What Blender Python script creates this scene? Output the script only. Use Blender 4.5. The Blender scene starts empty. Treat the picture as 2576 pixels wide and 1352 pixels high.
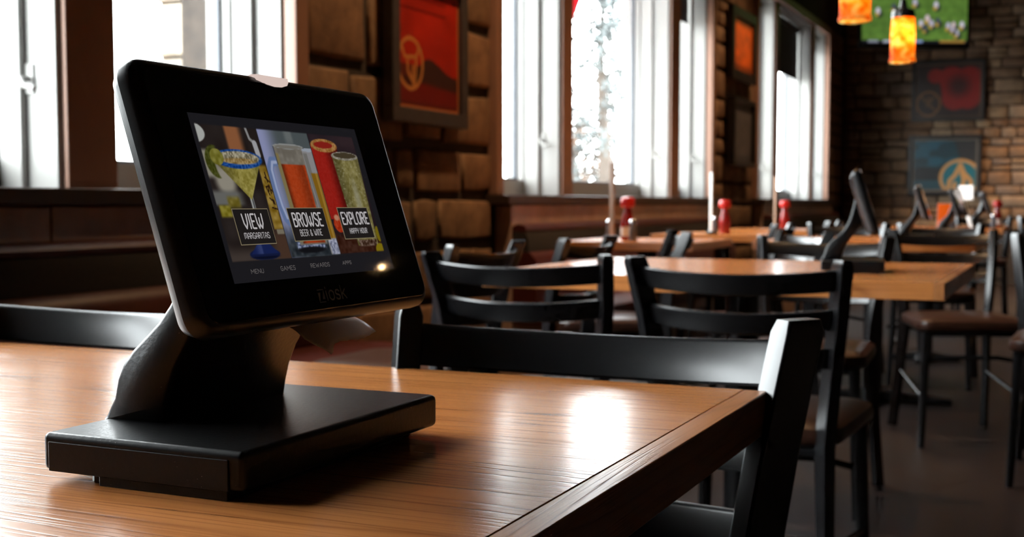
import bpy, bmesh, math, random
import numpy as np
from mathutils import Vector, Matrix

random.seed(7)
rng = np.random.default_rng(11)
SC = bpy.context.scene
COL = SC.collection

# ------------------------------------------------------------------ camera
F_PX, W_PX = 3080.0, 2576.0
cam_d = bpy.data.cameras.new('camera')
cam_d.sensor_fit = 'HORIZONTAL'
cam_d.sensor_width = 36.0
cam_d.lens = 36.0 * F_PX / W_PX
cam_d.shift_y = 39.0 / W_PX
cam_d.clip_start = 0.02
cam_d.clip_end = 300
cam = bpy.data.objects.new('camera', cam_d)
COL.objects.link(cam)
cam.location = (0, 0, 0.93)
cam.rotation_euler = (math.radians(90 - 3.7709), 0, math.radians(24.3977))
cam_d.dof.use_dof = True
cam_d.dof.focus_distance = 0.74
cam_d.dof.aperture_fstop = 13.0
SC.camera = cam

# ------------------------------------------------------------------ sky and exposure
world = bpy.data.worlds.new('overcast_sky')
SC.world = world
world.use_nodes = True
bg = world.node_tree.nodes['Background']
bg.inputs['Color'].default_value = (0.93, 0.97, 1.0, 1)
bg.inputs['Strength'].default_value = 22.0
SC.view_settings.view_transform = 'Standard'
SC.view_settings.look = 'None'
SC.view_settings.exposure = 0.0
SC.view_settings.gamma = 1.0
SC.view_settings.use_curve_mapping = False
cy = SC.cycles
cy.use_denoising = True
cy.use_adaptive_sampling = True
cy.adaptive_threshold = 0.04
cy.use_light_tree = False
cy.max_bounces = 6
cy.diffuse_bounces = 3
cy.glossy_bounces = 4
cy.transmission_bounces = 5
cy.transparent_max_bounces = 12
cy.caustics_reflective = False
cy.caustics_refractive = False
cy.sample_clamp_indirect = 6.0

# ------------------------------------------------------------------ materials
def s2l(c):
    return tuple(((x / 255) / 12.92 if x / 255 <= 0.04045 else ((x / 255 + 0.055) / 1.055) ** 2.4) for x in c)

def nodes_of(name):
    m = bpy.data.materials.new(name)
    m.use_nodes = True
    nt = m.node_tree
    return m, nt, nt.nodes['Principled BSDF']

def N(nt, t, **kw):
    n = nt.nodes.new(t)
    for k, v in kw.items():
        if k in n.inputs:
            n.inputs[k].default_value = v
        else:
            setattr(n, k, v)
    return n

def ramp(nt, stops):
    r = nt.nodes.new('ShaderNodeValToRGB')
    e = r.color_ramp.elements
    while len(e) < len(stops):
        e.new(0.5)
    for i, (p, c) in enumerate(stops):
        e[i].position = p
        e[i].color = (*c, 1)
    return r

def coords(nt, scale=(1, 1, 1), rot=(0, 0, 0)):
    tc = nt.nodes.new('ShaderNodeTexCoord')
    mp = nt.nodes.new('ShaderNodeMapping')
    mp.inputs['Scale'].default_value = scale
    mp.inputs['Rotation'].default_value = rot
    nt.links.new(tc.outputs['Object'], mp.inputs['Vector'])
    return mp.outputs['Vector']

def plain(name, color, rough=0.5, metal=0.0, spec=0.5, var=0.12, scale=30.0, bump=0.0, coat=0.0):
    """a painted / plastic / cloth surface: colour with slight procedural mottling and relief"""
    m, nt, p = nodes_of(name)
    v = coords(nt, (scale,) * 3)
    nz = N(nt, 'ShaderNodeTexNoise', Scale=1.0, Detail=4.0)
    nt.links.new(v, nz.inputs['Vector'])
    lo = tuple(c * (1 - var) for c in color)
    hi = tuple(min(1, c * (1 + var)) for c in color)
    r = ramp(nt, [(0.3, lo), (0.7, hi)])
    nt.links.new(nz.outputs['Fac'], r.inputs['Fac'])
    nt.links.new(r.outputs['Color'], p.inputs['Base Color'])
    p.inputs['Roughness'].default_value = rough
    p.inputs['Metallic'].default_value = metal
    p.inputs['Specular IOR Level'].default_value = spec
    p.inputs['Coat Weight'].default_value = coat
    p.inputs['Coat Roughness'].default_value = 0.1
    if bump:
        b = N(nt, 'ShaderNodeBump', Strength=bump, Distance=0.002)
        nt.links.new(nz.outputs['Fac'], b.inputs['Height'])
        nt.links.new(b.outputs['Normal'], p.inputs['Normal'])
    return m

def wood(name, dark, mid, light, grain_axis='X', rough=0.19, coat=0.0, fine=1.0, aniso=0.0):
    m, nt, p = nodes_of(name)
    st = {'X': (1.3, 26, 26), 'Y': (26, 1.3, 26), 'Z': (26, 26, 1.3)}[grain_axis]
    v = coords(nt, st)
    n1 = N(nt, 'ShaderNodeTexNoise', Scale=1.0, Detail=3.0, Distortion=0.6)
    nt.links.new(v, n1.inputs['Vector'])
    st2 = {'X': (7, 420, 420), 'Y': (420, 7, 420), 'Z': (420, 420, 7)}[grain_axis]
    v2 = coords(nt, st2)
    n2 = N(nt, 'ShaderNodeTexNoise', Scale=fine, Detail=2.0)
    nt.links.new(v2, n2.inputs['Vector'])
    # long pore lines follow the slow figure
    st3 = {'X': (0.8, 7, 7), 'Y': (7, 0.8, 7), 'Z': (7, 7, 0.8)}[grain_axis]
    v3 = coords(nt, st3)
    n3 = N(nt, 'ShaderNodeTexNoise', Scale=1.0, Detail=2.0, Distortion=0.2)
    nt.links.new(v3, n3.inputs['Vector'])
    sep = N(nt, 'ShaderNodeSeparateXYZ')
    nt.links.new(coords(nt, (110, 110, 110)), sep.inputs[0])
    mul = N(nt, 'ShaderNodeMath', operation='MULTIPLY_ADD')
    mul.inputs[1].default_value = 24.0
    nt.links.new(n3.outputs['Fac'], mul.inputs[0])
    nt.links.new(sep.outputs[{'X': 1, 'Y': 0, 'Z': 0}[grain_axis]], mul.inputs[2])
    fr = N(nt, 'ShaderNodeMath', operation='PINGPONG')
    fr.inputs[1].default_value = 1.0
    nt.links.new(mul.outputs[0], fr.inputs[0])
    base = ramp(nt, [(0.25, mid), (0.75, light)])
    nt.links.new(n1.outputs['Fac'], base.inputs['Fac'])
    lines = ramp(nt, [(0.0, (1, 1, 1)), (0.16, (0.25, 0.25, 0.25)), (0.34, (0, 0, 0))])
    nt.links.new(fr.outputs[0], lines.inputs['Fac'])
    pores = ramp(nt, [(0.50, (0, 0, 0)), (0.72, (1, 1, 1))])
    nt.links.new(n2.outputs['Fac'], pores.inputs['Fac'])
    add = N(nt, 'ShaderNodeMath', operation='MULTIPLY_ADD')
    lv = ramp(nt, [(0.35, (0.12, 0.12, 0.12)), (0.62, (1, 1, 1))])
    nv_ = N(nt, 'ShaderNodeTexNoise', Scale=1.0, Detail=2.0)
    nt.links.new(coords(nt, {'X': (3, 40, 40), 'Y': (40, 3, 40), 'Z': (40, 40, 3)}[grain_axis]), nv_.inputs['Vector'])
    nt.links.new(nv_.outputs['Fac'], lv.inputs['Fac'])
    lm = N(nt, 'ShaderNodeMath', operation='MULTIPLY')
    nt.links.new(lines.outputs['Color'], lm.inputs[0])
    nt.links.new(lv.outputs['Color'], lm.inputs[1])
    nt.links.new(lm.outputs[0], add.inputs[0])
    add.inputs[1].default_value = 0.62
    sc = N(nt, 'ShaderNodeMath', operation='MULTIPLY')
    sc.inputs[1].default_value = 0.45
    nt.links.new(pores.outputs['Color'], sc.inputs[0])
    nt.links.new(sc.outputs[0], add.inputs[2])
    mx = N(nt, 'ShaderNodeMix', data_type='RGBA')
    mx.inputs[7].default_value = (*dark, 1)
    nt.links.new(add.outputs[0], mx.inputs[0])
    nt.links.new(base.outputs['Color'], mx.inputs[6])
    nt.links.new(mx.outputs[2], p.inputs['Base Color'])
    p.inputs['Roughness'].default_value = rough
    p.inputs['Coat Weight'].default_value = coat
    p.inputs['Coat Roughness'].default_value = 0.12
    p.inputs['Anisotropic'].default_value = aniso
    tg = N(nt, 'ShaderNodeCombineXYZ')          # sheen spreads across the grain
    tg.inputs[{'X': 1, 'Y': 0, 'Z': 0}[grain_axis]].default_value = 1.0
    nt.links.new(tg.outputs[0], p.inputs['Tangent'])
    b = N(nt, 'ShaderNodeBump', Strength=0.32, Distance=0.0006, invert=True)
    nt.links.new(add.outputs[0], b.inputs['Height'])
    nt.links.new(b.outputs['Normal'], p.inputs['Normal'])
    return m

def stone_mat(name, cols, rough=0.8):
    m, nt, p = nodes_of(name)
    oi = nt.nodes.new('ShaderNodeObjectInfo')
    r = ramp(nt, [(i / max(1, len(cols) - 1), c) for i, c in enumerate(cols)])
    r.color_ramp.interpolation = 'LINEAR'
    nt.links.new(oi.outputs['Random'], r.inputs['Fac'])
    v = coords(nt, (14, 14, 14))
    nz = N(nt, 'ShaderNodeTexNoise', Scale=1.0, Detail=6.0, Roughness=0.65)
    nt.links.new(v, nz.inputs['Vector'])
    rr = ramp(nt, [(0.25, (0.55, 0.5, 0.47)), (0.75, (1.25, 1.2, 1.12))])
    nt.links.new(nz.outputs['Fac'], rr.inputs['Fac'])
    mx = N(nt, 'ShaderNodeMix', data_type='RGBA', blend_type='MULTIPLY')
    mx.inputs[0].default_value = 1.0
    nt.links.new(r.outputs['Color'], mx.inputs[6])
    nt.links.new(rr.outputs['Color'], mx.inputs[7])
    nt.links.new(mx.outputs[2], p.inputs['Base Color'])
    p.inputs['Roughness'].default_value = rough
    b = N(nt, 'ShaderNodeBump', Strength=0.5, Distance=0.01)
    nt.links.new(nz.outputs['Fac'], b.inputs['Height'])
    nt.links.new(b.outputs['Normal'], p.inputs['Normal'])
    return m

def emit_attr(name, strength=1.0, rough=0.15, spec=0.5):
    """a lit display: each point gives off the colour stored on the mesh"""
    m, nt, p = nodes_of(name)
    a = N(nt, 'ShaderNodeAttribute', attribute_name='Col')
    p.inputs['Base Color'].default_value = (0.004, 0.004, 0.004, 1)
    p.inputs['Roughness'].default_value = rough
    p.inputs['Specular IOR Level'].default_value = spec
    nt.links.new(a.outputs['Color'], p.inputs['Emission Color'])
    p.inputs['Emission Strength'].default_value = strength
    m.cycles.emission_sampling = 'NONE'      # too weak to be worth sampling as lamps
    return m

def print_attr(name, rough=0.4):
    """flat print: ink colour stored on the mesh"""
    m, nt, p = nodes_of(name)
    a = N(nt, 'ShaderNodeAttribute', attribute_name='Col')
    nt.links.new(a.outputs['Color'], p.inputs['Base Color'])
    p.inputs['Roughness'].default_value = rough
    return m

def emit_plain(name, color, strength):
    m, nt, p = nodes_of(name)
    p.inputs['Base Color'].default_value = (0.01, 0.01, 0.01, 1)
    p.inputs['Emission Color'].default_value = (*color, 1)
    p.inputs['Emission Strength'].default_value = strength
    p.inputs['Roughness'].default_value = 0.3
    if strength < 5:
        m.cycles.emission_sampling = 'NONE'
    return m

M = {}
M['oak_x'] = wood('oak_lacquer', (0.20, 0.058, 0.014), (0.58, 0.205, 0.057), (0.68, 0.26, 0.08), 'X')
M['oak_y'] = wood('oak_edge_strip', (0.24, 0.08, 0.024), (0.46, 0.175, 0.058), (0.56, 0.22, 0.075), 'Y', rough=0.28)
M['black_metal'] = plain('black_powder_coat', (0.0085, 0.0085, 0.0095), rough=0.27, var=0.2, scale=60, spec=0.65)
M['seat_vinyl'] = plain('brown_seat_vinyl', (0.042, 0.016, 0.009), rough=0.3, var=0.2, scale=25, bump=0.1)
M['plastic'] = plain('black_plastic', (0.006, 0.006, 0.0065), spec=0.3, rough=0.3, var=0.25, scale=300, bump=0.08)
def add_dust(m):
    nt = m.node_tree
    p = nt.nodes['Principled BSDF']
    src = p.inputs['Base Color'].links[0].from_socket
    vo = N(nt, 'ShaderNodeTexVoronoi', Scale=1.0)
    nt.links.new(coords(nt, (260, 260, 260)), vo.inputs['Vector'])
    r1 = ramp(nt, [(0.05, (1, 1, 1)), (0.09, (0, 0, 0))])
    nt.links.new(vo.outputs['Distance'], r1.inputs['Fac'])
    nz = N(nt, 'ShaderNodeTexNoise', Scale=1.0, Detail=2.0)
    nt.links.new(coords(nt, (45, 45, 45)), nz.inputs['Vector'])
    r2 = ramp(nt, [(0.56, (0, 0, 0)), (0.64, (1, 1, 1))])
    nt.links.new(nz.outputs['Fac'], r2.inputs['Fac'])
    mu = N(nt, 'ShaderNodeMath', operation='MULTIPLY')
    nt.links.new(r1.outputs['Color'], mu.inputs[0])
    nt.links.new(r2.outputs['Color'], mu.inputs[1])
    mx = N(nt, 'ShaderNodeMix', data_type='RGBA')
    mx.inputs[7].default_value = (0.35, 0.34, 0.33, 1)
    nt.links.new(mu.outputs[0], mx.inputs[0])
    nt.links.new(src, mx.inputs[6])
    nt.links.new(mx.outputs[2], p.inputs['Base Color'])
add_dust(M['plastic'])
M['plastic_side'] = plain('black_plastic_shell', (0.010, 0.010, 0.011), spec=0.4, rough=0.33, var=0.2, scale=400)
M['bezel'] = plain('black_gloss_bezel', (0.003, 0.003, 0.0034), rough=0.03, var=0.1, scale=50, spec=0.35)
M['white_paint'] = plain('white_window_vinyl', (0.34, 0.335, 0.32), rough=0.38, var=0.03, scale=8)
M['casing'] = plain('tan_casing_paint', (0.30, 0.165, 0.115), rough=0.42, var=0.06, scale=10)
M['gasket'] = plain('grey_gasket', (0.10, 0.11, 0.13), rough=0.5)
M['sill'] = plain('dark_brown_sill', (0.045, 0.028, 0.022), rough=0.35, var=0.15, scale=12)
M['panel'] = plain('walnut_laminate', (0.50, 0.35, 0.28), rough=0.2, var=0.12, scale=9)
M['burgundy'] = plain('burgundy_vinyl', (0.075, 0.011, 0.008), rough=0.4, var=0.15, scale=18)
M['grey_cloth'] = plain('charcoal_upholstery', (0.028, 0.024, 0.022), rough=0.8, var=0.2, scale=120, bump=0.15)
M['mortar'] = plain('dark_mortar', (0.035, 0.024, 0.017), rough=0.9, var=0.3, scale=20, bump=0.3)
M['plaster'] = plain('brown_wall_paint', (0.07, 0.04, 0.026), rough=0.8, var=0.1, scale=4)
M['ceiling'] = plain('dark_ceiling_paint', (0.035, 0.028, 0.024), rough=0.9, var=0.1, scale=4)
M['floor'] = plain('dark_brown_tile_floor', (0.017, 0.0105, 0.0098), rough=0.38, var=0.45, scale=1.6)
M['stone'] = stone_mat('brown_field_stone', [(0.17, 0.095, 0.05), (0.25, 0.145, 0.08), (0.20, 0.125, 0.07), (0.30, 0.185, 0.105)])
M['stone_end'] = stone_mat('tan_ashlar_stone', [(0.13, 0.072, 0.040), (0.23, 0.145, 0.082), (0.16, 0.095, 0.055), (0.28, 0.195, 0.12), (0.18, 0.13, 0.10)])
M['stone_out'] = stone_mat('pale_outdoor_stone', [(0.24, 0.20, 0.16), (0.30, 0.26, 0.21), (0.2, 0.17, 0.14)])
M['frame_black'] = plain('black_picture_frame', (0.012, 0.010, 0.009), rough=0.35)
M['frame_grey'] = plain('grey_picture_frame', (0.06, 0.052, 0.052), rough=0.4)
M['chrome'] = plain('chrome', (0.7, 0.7, 0.72), rough=0.15, metal=1.0, var=0.02)
M['red_plastic'] = plain('red_plastic', (0.55, 0.02, 0.015), rough=0.3)
M['ketchup'] = plain('ketchup_red', (0.25, 0.012, 0.01), rough=0.25)
M['label_white'] = plain('white_paper', (0.72, 0.70, 0.67), rough=0.6, var=0.03)
M['tan_board'] = plain('tan_wood_board', (0.46, 0.28, 0.18), rough=0.5, var=0.12, scale=12)
M['shade'] = plain('dark_roller_cloth', (0.018, 0.012, 0.012), rough=0.85)
M['ground'] = plain('pale_pavement', (0.42, 0.41, 0.39), rough=0.9, var=0.15, scale=2)
M['bark'] = plain('tree_bark', (0.06, 0.045, 0.035), rough=0.9, var=0.4, scale=20, bump=0.4)
M['needles'] = plain('grey_green_needles', (0.075, 0.085, 0.085), rough=0.8, var=0.5, scale=4)
M['dry_leaves'] = plain('dry_tan_leaves', (0.09, 0.05, 0.03), rough=0.8, var=0.4, scale=4)
M['facade'] = plain('pale_far_facade', (0.45, 0.42, 0.38), rough=0.9, var=0.05, scale=1)
M['led_glow'] = emit_plain('fill_lamp_disc', (1.0, 0.62, 0.30), 12.0)
M['bulb'] = emit_plain('bulb_filament', (1.0, 0.64, 0.30), 420.0)
M['letter'] = emit_plain('screen_letter_white', s2l((196, 192, 194)), 0.75)
M['letter_dim'] = emit_plain('screen_letter_grey', s2l((96, 92, 92)), 0.8)
M['letter_box'] = emit_plain('screen_label_black', s2l((31, 28, 28)), 0.75)
M['letter_line'] = emit_plain('screen_label_border', s2l((140, 128, 100)), 0.75)
M['logo'] = plain('grey_logo_print', (0.24, 0.22, 0.215), rough=0.4)
M['screen'] = emit_attr('lcd_picture', 0.66, rough=0.03, spec=0.3)
M['tv'] = emit_attr('tv_picture', 0.8, rough=0.3, spec=0.2)
M['print'] = print_attr('poster_print', 0.35)

def glass_mat():
    """thin pane: mostly lets light straight through, a little mirror reflection"""
    m = bpy.data.materials.new('window_glass')
    m.use_nodes = True
    nt = m.node_tree
    nt.nodes.remove(nt.nodes['Principled BSDF'])
    out = nt.nodes['Material Output']
    t = N(nt, 'ShaderNodeBsdfTransparent', Color=(0.97, 0.985, 0.98, 1))
    g = N(nt, 'ShaderNodeBsdfGlossy', Roughness=0.02)
    mx = N(nt, 'ShaderNodeMixShader')
    mx.inputs[0].default_value = 0.06
    nt.links.new(t.outputs[0], mx.inputs[1])
    nt.links.new(g.outputs[0], mx.inputs[2])
    nt.links.new(mx.outputs[0], out.inputs['Surface'])
    return m
M['glass'] = glass_mat()

def translucent_mat(name, stops, scale, mixf=0.6, spec=0.3):
    m = bpy.data.materials.new(name)
    m.use_nodes = True
    nt = m.node_tree
    p = nt.nodes['Principled BSDF']
    out = nt.nodes['Material Output']
    v = coords(nt, (scale,) * 3)
    nz = N(nt, 'ShaderNodeTexNoise', Scale=1.0, Detail=3.0, Distortion=1.2)
    nt.links.new(v, nz.inputs['Vector'])
    r = ramp(nt, stops)
    nt.links.new(nz.outputs['Fac'], r.inputs['Fac'])
    nt.links.new(r.outputs['Color'], p.inputs['Base Color'])
    p.inputs['Roughness'].default_value = 0.2
    p.inputs['Specular IOR Level'].default_value = spec
    t = N(nt, 'ShaderNodeBsdfTranslucent')
    nt.links.new(r.outputs['Color'], t.inputs['Color'])
    mx = N(nt, 'ShaderNodeMixShader')
    mx.inputs[0].default_value = mixf
    nt.links.new(p.outputs[0], mx.inputs[1])
    nt.links.new(t.outputs[0], mx.inputs[2])
    nt.links.new(mx.outputs[0], out.inputs['Surface'])
    return m
M['amber_glass'] = translucent_mat('mottled_amber_glass', [(0.30, (0.80, 0.14, 0.008)), (0.44, (1.0, 0.42, 0.05)), (0.55, (1.0, 0.70, 0.22)), (0.68, (1, 0.9, 0.6))], 24, 0.9)
M['awning'] = translucent_mat('red_awning_cloth', [(0.3, (0.5, 0.03, 0.05)), (0.7, (0.6, 0.05, 0.07))], 8, 0.45, 0.1)
M['lens'] = emit_plain('glowing_white_lens', (0.80, 0.63, 0.57), 0.85)
M['receipt'] = translucent_mat('receipt_paper', [(0.3, (0.86, 0.80, 0.76)), (0.7, (0.9, 0.84, 0.8))], 30, 0.45, 0.1)

# ------------------------------------------------------------------ mesh helpers
def link(o, parent=None):
    COL.objects.link(o)
    if parent is not None:
        o.parent = parent
    return o

def finish(name, me, mat, parent=None, smooth=None):
    if mat is not None:
        me.materials.append(mat)
    if smooth is not None:
        me.shade_smooth()
        me.set_sharp_from_angle(angle=math.radians(smooth))
    return link(bpy.data.objects.new(name, me), parent)

def empty(name, loc=(0, 0, 0), rz=0.0):
    o = bpy.data.objects.new(name, None)
    o.location = loc
    o.rotation_euler = (0, 0, rz)
    o.empty_display_size = 0.05
    return link(o)

def tag(o, label, cat, group=None, kind=None):
    o['label'] = label
    o['category'] = cat
    if group:
        o['group'] = group
    if kind:
        o['kind'] = kind
    return o

def structure(o):
    o['kind'] = 'structure'
    return o

class MB:
    """collects verts and faces for one mesh"""
    def __init__(s):
        s.v, s.f = [], []
    def add(s, vs, fs):
        k = len(s.v)
        s.v += [tuple(map(float, p)) for p in vs]
        s.f += [tuple(i + k for i in f) for f in fs]
        return s
    def box(s, a, b):
        (x0, y0, z0), (x1, y1, z1) = a, b
        return s.add([(x0, y0, z0), (x1, y0, z0), (x1, y1, z0), (x0, y1, z0), (x0, y0, z1), (x1, y0, z1), (x1, y1, z1), (x0, y1, z1)],
                     [(0, 3, 2, 1), (4, 5, 6, 7), (0, 1, 5, 4), (1, 2, 6, 5), (2, 3, 7, 6), (3, 0, 4, 7)])
    def loft(s, rings, cap=True, closed=True):
        n = len(rings[0])
        vs = [p for r in rings for p in r]
        fs = []
        for i in range(len(rings) - 1):
            for j in range(n if closed else n - 1):
                k = (j + 1) % n
                fs.append((i * n + j, i * n + k, (i + 1) * n + k, (i + 1) * n + j))
        if cap:
            fs.append(tuple(range(n - 1, -1, -1)))
            fs.append(tuple(range((len(rings) - 1) * n, len(rings) * n)))
        return s.add(vs, fs)
    def tube(s, pts, r, n=8):
        pts = [Vector(p) for p in pts]
        rings = []
        for i, p in enumerate(pts):
            d = (pts[min(i + 1, len(pts) - 1)] - pts[max(i - 1, 0)]).normalized()
            a = d.cross(Vector((0, 0, 1)) if abs(d.z) < 0.95 else Vector((1, 0, 0))).normalized()
            b = d.cross(a)
            rr = r[i] if isinstance(r, (list, tuple)) else r
            rings.append([p + a * math.cos(t) * rr + b * math.sin(t) * rr for t in [2 * math.pi * k / n for k in range(n)]])
        return s.loft(rings)
    def lathe(s, prof, c=(0, 0, 0), n=24, cap=True):
        rings = [[(c[0] + r * math.cos(t), c[1] + r * math.sin(t), c[2] + z) for t in [2 * math.pi * k / n for k in range(n)]] for r, z in prof]
        return s.loft(rings, cap)
    def mesh(s, name):
        me = bpy.data.meshes.new(name)
        me.from_pydata(s.v, [], s.f)
        bm = bmesh.new()
        bm.from_mesh(me)
        bmesh.ops.recalc_face_normals(bm, faces=bm.faces)
        bm.to_mesh(me)
        bm.free()
        return me
    def build(s, name, mat, parent=None, smooth=None, bevel=0.0, seg=2, flat_sides=False):
        me = s.mesh(name)
        if bevel:
            bm = bmesh.new()
            bm.from_mesh(me)
            es = [e for e in bm.edges if len(e.link_faces) == 2 and e.calc_face_angle(0) > 0.6]
            bmesh.ops.bevel(bm, geom=es, offset=bevel, segments=seg, profile=0.5, affect='EDGES', clamp_overlap=True)
            bm.to_mesh(me)
            bm.free()
            if smooth is None:
                smooth = 60
        o = finish(name, me, mat, parent, smooth)
        if bevel or flat_sides:          # keep the broad faces flat between rounded edges
            wn = o.modifiers.new('weighted', 'WEIGHTED_NORMAL')
            wn.keep_sharp = True
        return o

def boxo(name, a, b, mat, parent=None, bevel=0.0, seg=2):
    return MB().box(a, b).build(name, mat, parent, bevel=bevel, seg=seg)

def rrect(w, h, r, n=6):
    """rounded rectangle outline, centred"""
    out = []
    for cx, cy_, a0 in ((w / 2 - r, h / 2 - r, 0), (-w / 2 + r, h / 2 - r, 90), (-w / 2 + r, -h / 2 + r, 180), (w / 2 - r, -h / 2 + r, 270)):
        for k in range(n + 1):
            t = math.radians(a0 + 90 * k / n)
            out.append((cx + r * math.cos(t), cy_ + r * math.sin(t)))
    return out

def painted(name, w, h, nx, ny, rgb, mat, parent=None):
    """flat print in the local x/y plane; rgb is an (ny+1, nx+1, 3) sRGB array, row 0 = bottom"""
    xs = np.linspace(-w / 2, w / 2, nx + 1)
    ys = np.linspace(-h / 2, h / 2, ny + 1)
    X, Y = np.meshgrid(xs, ys)
    co = np.stack([X, Y, np.zeros_like(X)], -1).reshape(-1, 3)
    i = np.arange(nx * ny)
    r, c = i // nx, i % nx
    a = r * (nx + 1) + c
    fs = np.stack([a, a + 1, a + nx + 2, a + nx + 1], -1)
    me = bpy.data.meshes.new(name)
    me.from_pydata(co.tolist(), [], fs.tolist())
    at = me.color_attributes.new('Col', 'FLOAT_COLOR', 'POINT')
    c = np.clip(np.asarray(rgb, float), 0, 255) / 255
    lin = np.where(c <= 0.04045, c / 12.92, ((c + 0.055) / 1.055) ** 2.4).reshape(-1, 3)
    at.data.foreach_set('color', np.concatenate([lin, np.ones((len(lin), 1))], 1).astype(np.float32).ravel())
    me.materials.append(mat)
    return link(bpy.data.objects.new(name, me), parent)

def copy_tree(o, parent=None):
    c = o.copy()
    COL.objects.link(c)
    c.parent = parent
    for ch in list(o.children):
        copy_tree(ch, c)
    return c

def smooth_noise(shape, cells, seed):
    r = np.random.default_rng(seed)
    g = r.random((cells[0] + 2, cells[1] + 2))
    y = np.linspace(0, cells[0], shape[0]); x = np.linspace(0, cells[1], shape[1])
    yi = y.astype(int).clip(0, cells[0]); xi = x.astype(int).clip(0, cells[1])
    fy = (y - yi)[:, None]; fx = (x - xi)[None]
    fy = fy * fy * (3 - 2 * fy); fx = fx * fx * (3 - 2 * fx)
    a = g[yi][:, xi]; b = g[yi][:, xi + 1]; c = g[yi + 1][:, xi]; d = g[yi + 1][:, xi + 1]
    return a * (1 - fy) * (1 - fx) + b * (1 - fy) * fx + c * fy * (1 - fx) + d * fy * fx

def sst(a, b, x):
    t = np.clip((x - a) / (b - a), 0, 1)
    return t * t * (3 - 2 * t)

# ------------------------------------------------------------------ room shell
WX = -2.5            # inner face of the window wall
XR, YB, YE, ZC = 7.0, -6.0, 15.0, 3.8
Z_SILL, Z_HEAD = 0.970, 2.80
WINS = [  # near edge, mullion, mullion, far edge along the wall
    (-0.32, 0.53, 0.70, 2.554, 2.745, 3.60),
    (5.29, 6.149, 6.293, 8.117, 8.323, 9.05),
    (10.55, 11.35, 11.50, 13.10, 13.26, 13.92)]

structure(boxo('floor', (WX - 0.45, YB, -0.1), (XR, YE, 0.0), M['floor']))
structure(boxo('ceiling', (WX - 0.45, YB, ZC), (XR, YE + 0.3, ZC + 0.1), M['ceiling']))
structure(boxo('wall_right', (XR, YB, 0), (XR + 0.2, YE, ZC), M['plaster']))
structure(boxo('wall_front', (WX - 0.45, YB - 0.2, 0), (XR, YB, ZC), M['plaster']))

mb = MB()
XO = WX - 0.45
mb.box((XO, YB, 0), (WX, YE, Z_SILL - 0.045))
mb.box((XO, YB, Z_HEAD), (WX, YE, ZC))
edges = [YB] + [y for w in WINS for y in (w[0], w[5])] + [YE]
for a, b in zip(edges[::2], edges[1::2]):
    mb.box((XO, a, Z_SILL - 0.045), (WX, b, Z_HEAD))
wall_left = structure(mb.build('wall_left', M['mortar']))
wall_back = structure(boxo('wall_back', (WX - 0.45, YE, 0), (XR, YE + 0.3, ZC), M['mortar']))

def stone_mesh(w, h, d, rnd, mbx=None, off=(0, 0, 0)):
    """one hewn block: x along the wall, y up, z out of the wall"""
    j = min(w, h) * rnd
    base = [(-w / 2, -h / 2), (0, -h / 2), (w / 2, -h / 2), (w / 2, 0), (w / 2, h / 2), (0, h / 2), (-w / 2, h / 2), (-w / 2, 0)]
    jit = [(random.uniform(-j, 0) if x > 0 else random.uniform(0, j) if x < 0 else random.uniform(-j, j),
            random.uniform(-j, 0) if y > 0 else random.uniform(0, j) if y < 0 else random.uniform(-j, j)) for x, y in base]
    pts = [(x + a, y + b) for (x, y), (a, b) in zip(base, jit)]
    ins = min(w, h) * 0.06
    def ring(inset, z, zj=0):
        return [(x - math.copysign(inset, x) * (abs(x) > w * 0.1), y - math.copysign(inset, y) * (abs(y) > h * 0.1), z + random.uniform(-zj, zj)) for x, y in pts]
    r = [ring(0, -0.012), ring(0, d * 0.55), ring(ins * 0.35, d * 0.85, d * 0.06), ring(ins, d, d * 0.1)]
    vs = [p for q in r for p in q] + [(random.uniform(-w, w) * 0.08, random.uniform(-h, h) * 0.08, d * random.uniform(1.0, 1.25))]
    fs = []
    for i in range(3):
        for k in range(8):
            fs.append((i * 8 + k, i * 8 + (k + 1) % 8, (i + 1) * 8 + (k + 1) % 8, (i + 1) * 8 + k))
    fs += [(24 + k, 24 + (k + 1) % 8, 32) for k in range(8)]
    if mbx is not None:
        mbx.add([(x + off[0], y + off[1], z + off[2]) for x, y, z in vs], fs)
        return None
    me = bpy.data.meshes.new('stone')
    me.from_pydata(vs, [], fs)
    me.shade_smooth()
    return me

def lay_courses(u0, u1, z0, z1, hs, ws):
    """ashlar layout: (u, z, w, h) of blocks in broken courses"""
    out = []
    z = z0
    while z < z1 - 0.03:
        h = min(random.uniform(*hs), z1 - z)
        if z1 - z - h < hs[0] * 0.6:
            h = z1 - z
        u = u0
        first = True
        while u < u1 - 0.02:
            w = random.uniform(*ws) * (random.uniform(0.4, 0.9) if first else 1)
            first = False
            if u1 - u - w < ws[0] * 0.7:
                w = u1 - u
            if h > hs[0] * 1.5 and random.random() < 0.22 and w < ws[1] * 0.8:
                s = h * random.uniform(0.42, 0.58)
                out.append((u + w / 2, z + s / 2, w, s))
                out.append((u + w / 2, z + s + (h - s) / 2, w, h - s))
            else:
                out.append((u + w / 2, z + h / 2, w, h))
            u += w
        z += h
    return out

def put_stone(parent, me_args, loc, rot, mat):
    me = stone_mesh(*me_args)
    me.materials.append(mat)
    o = link(bpy.data.objects.new('stone', me), parent)
    o.location = loc
    o.rotation_euler = rot
    return o

# window wall: local x runs along +Y, local y up, local z out into the room (+X)
ROT_L = Matrix(((0, 0, 1), (1, 0, 0), (0, 1, 0))).to_euler()
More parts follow.
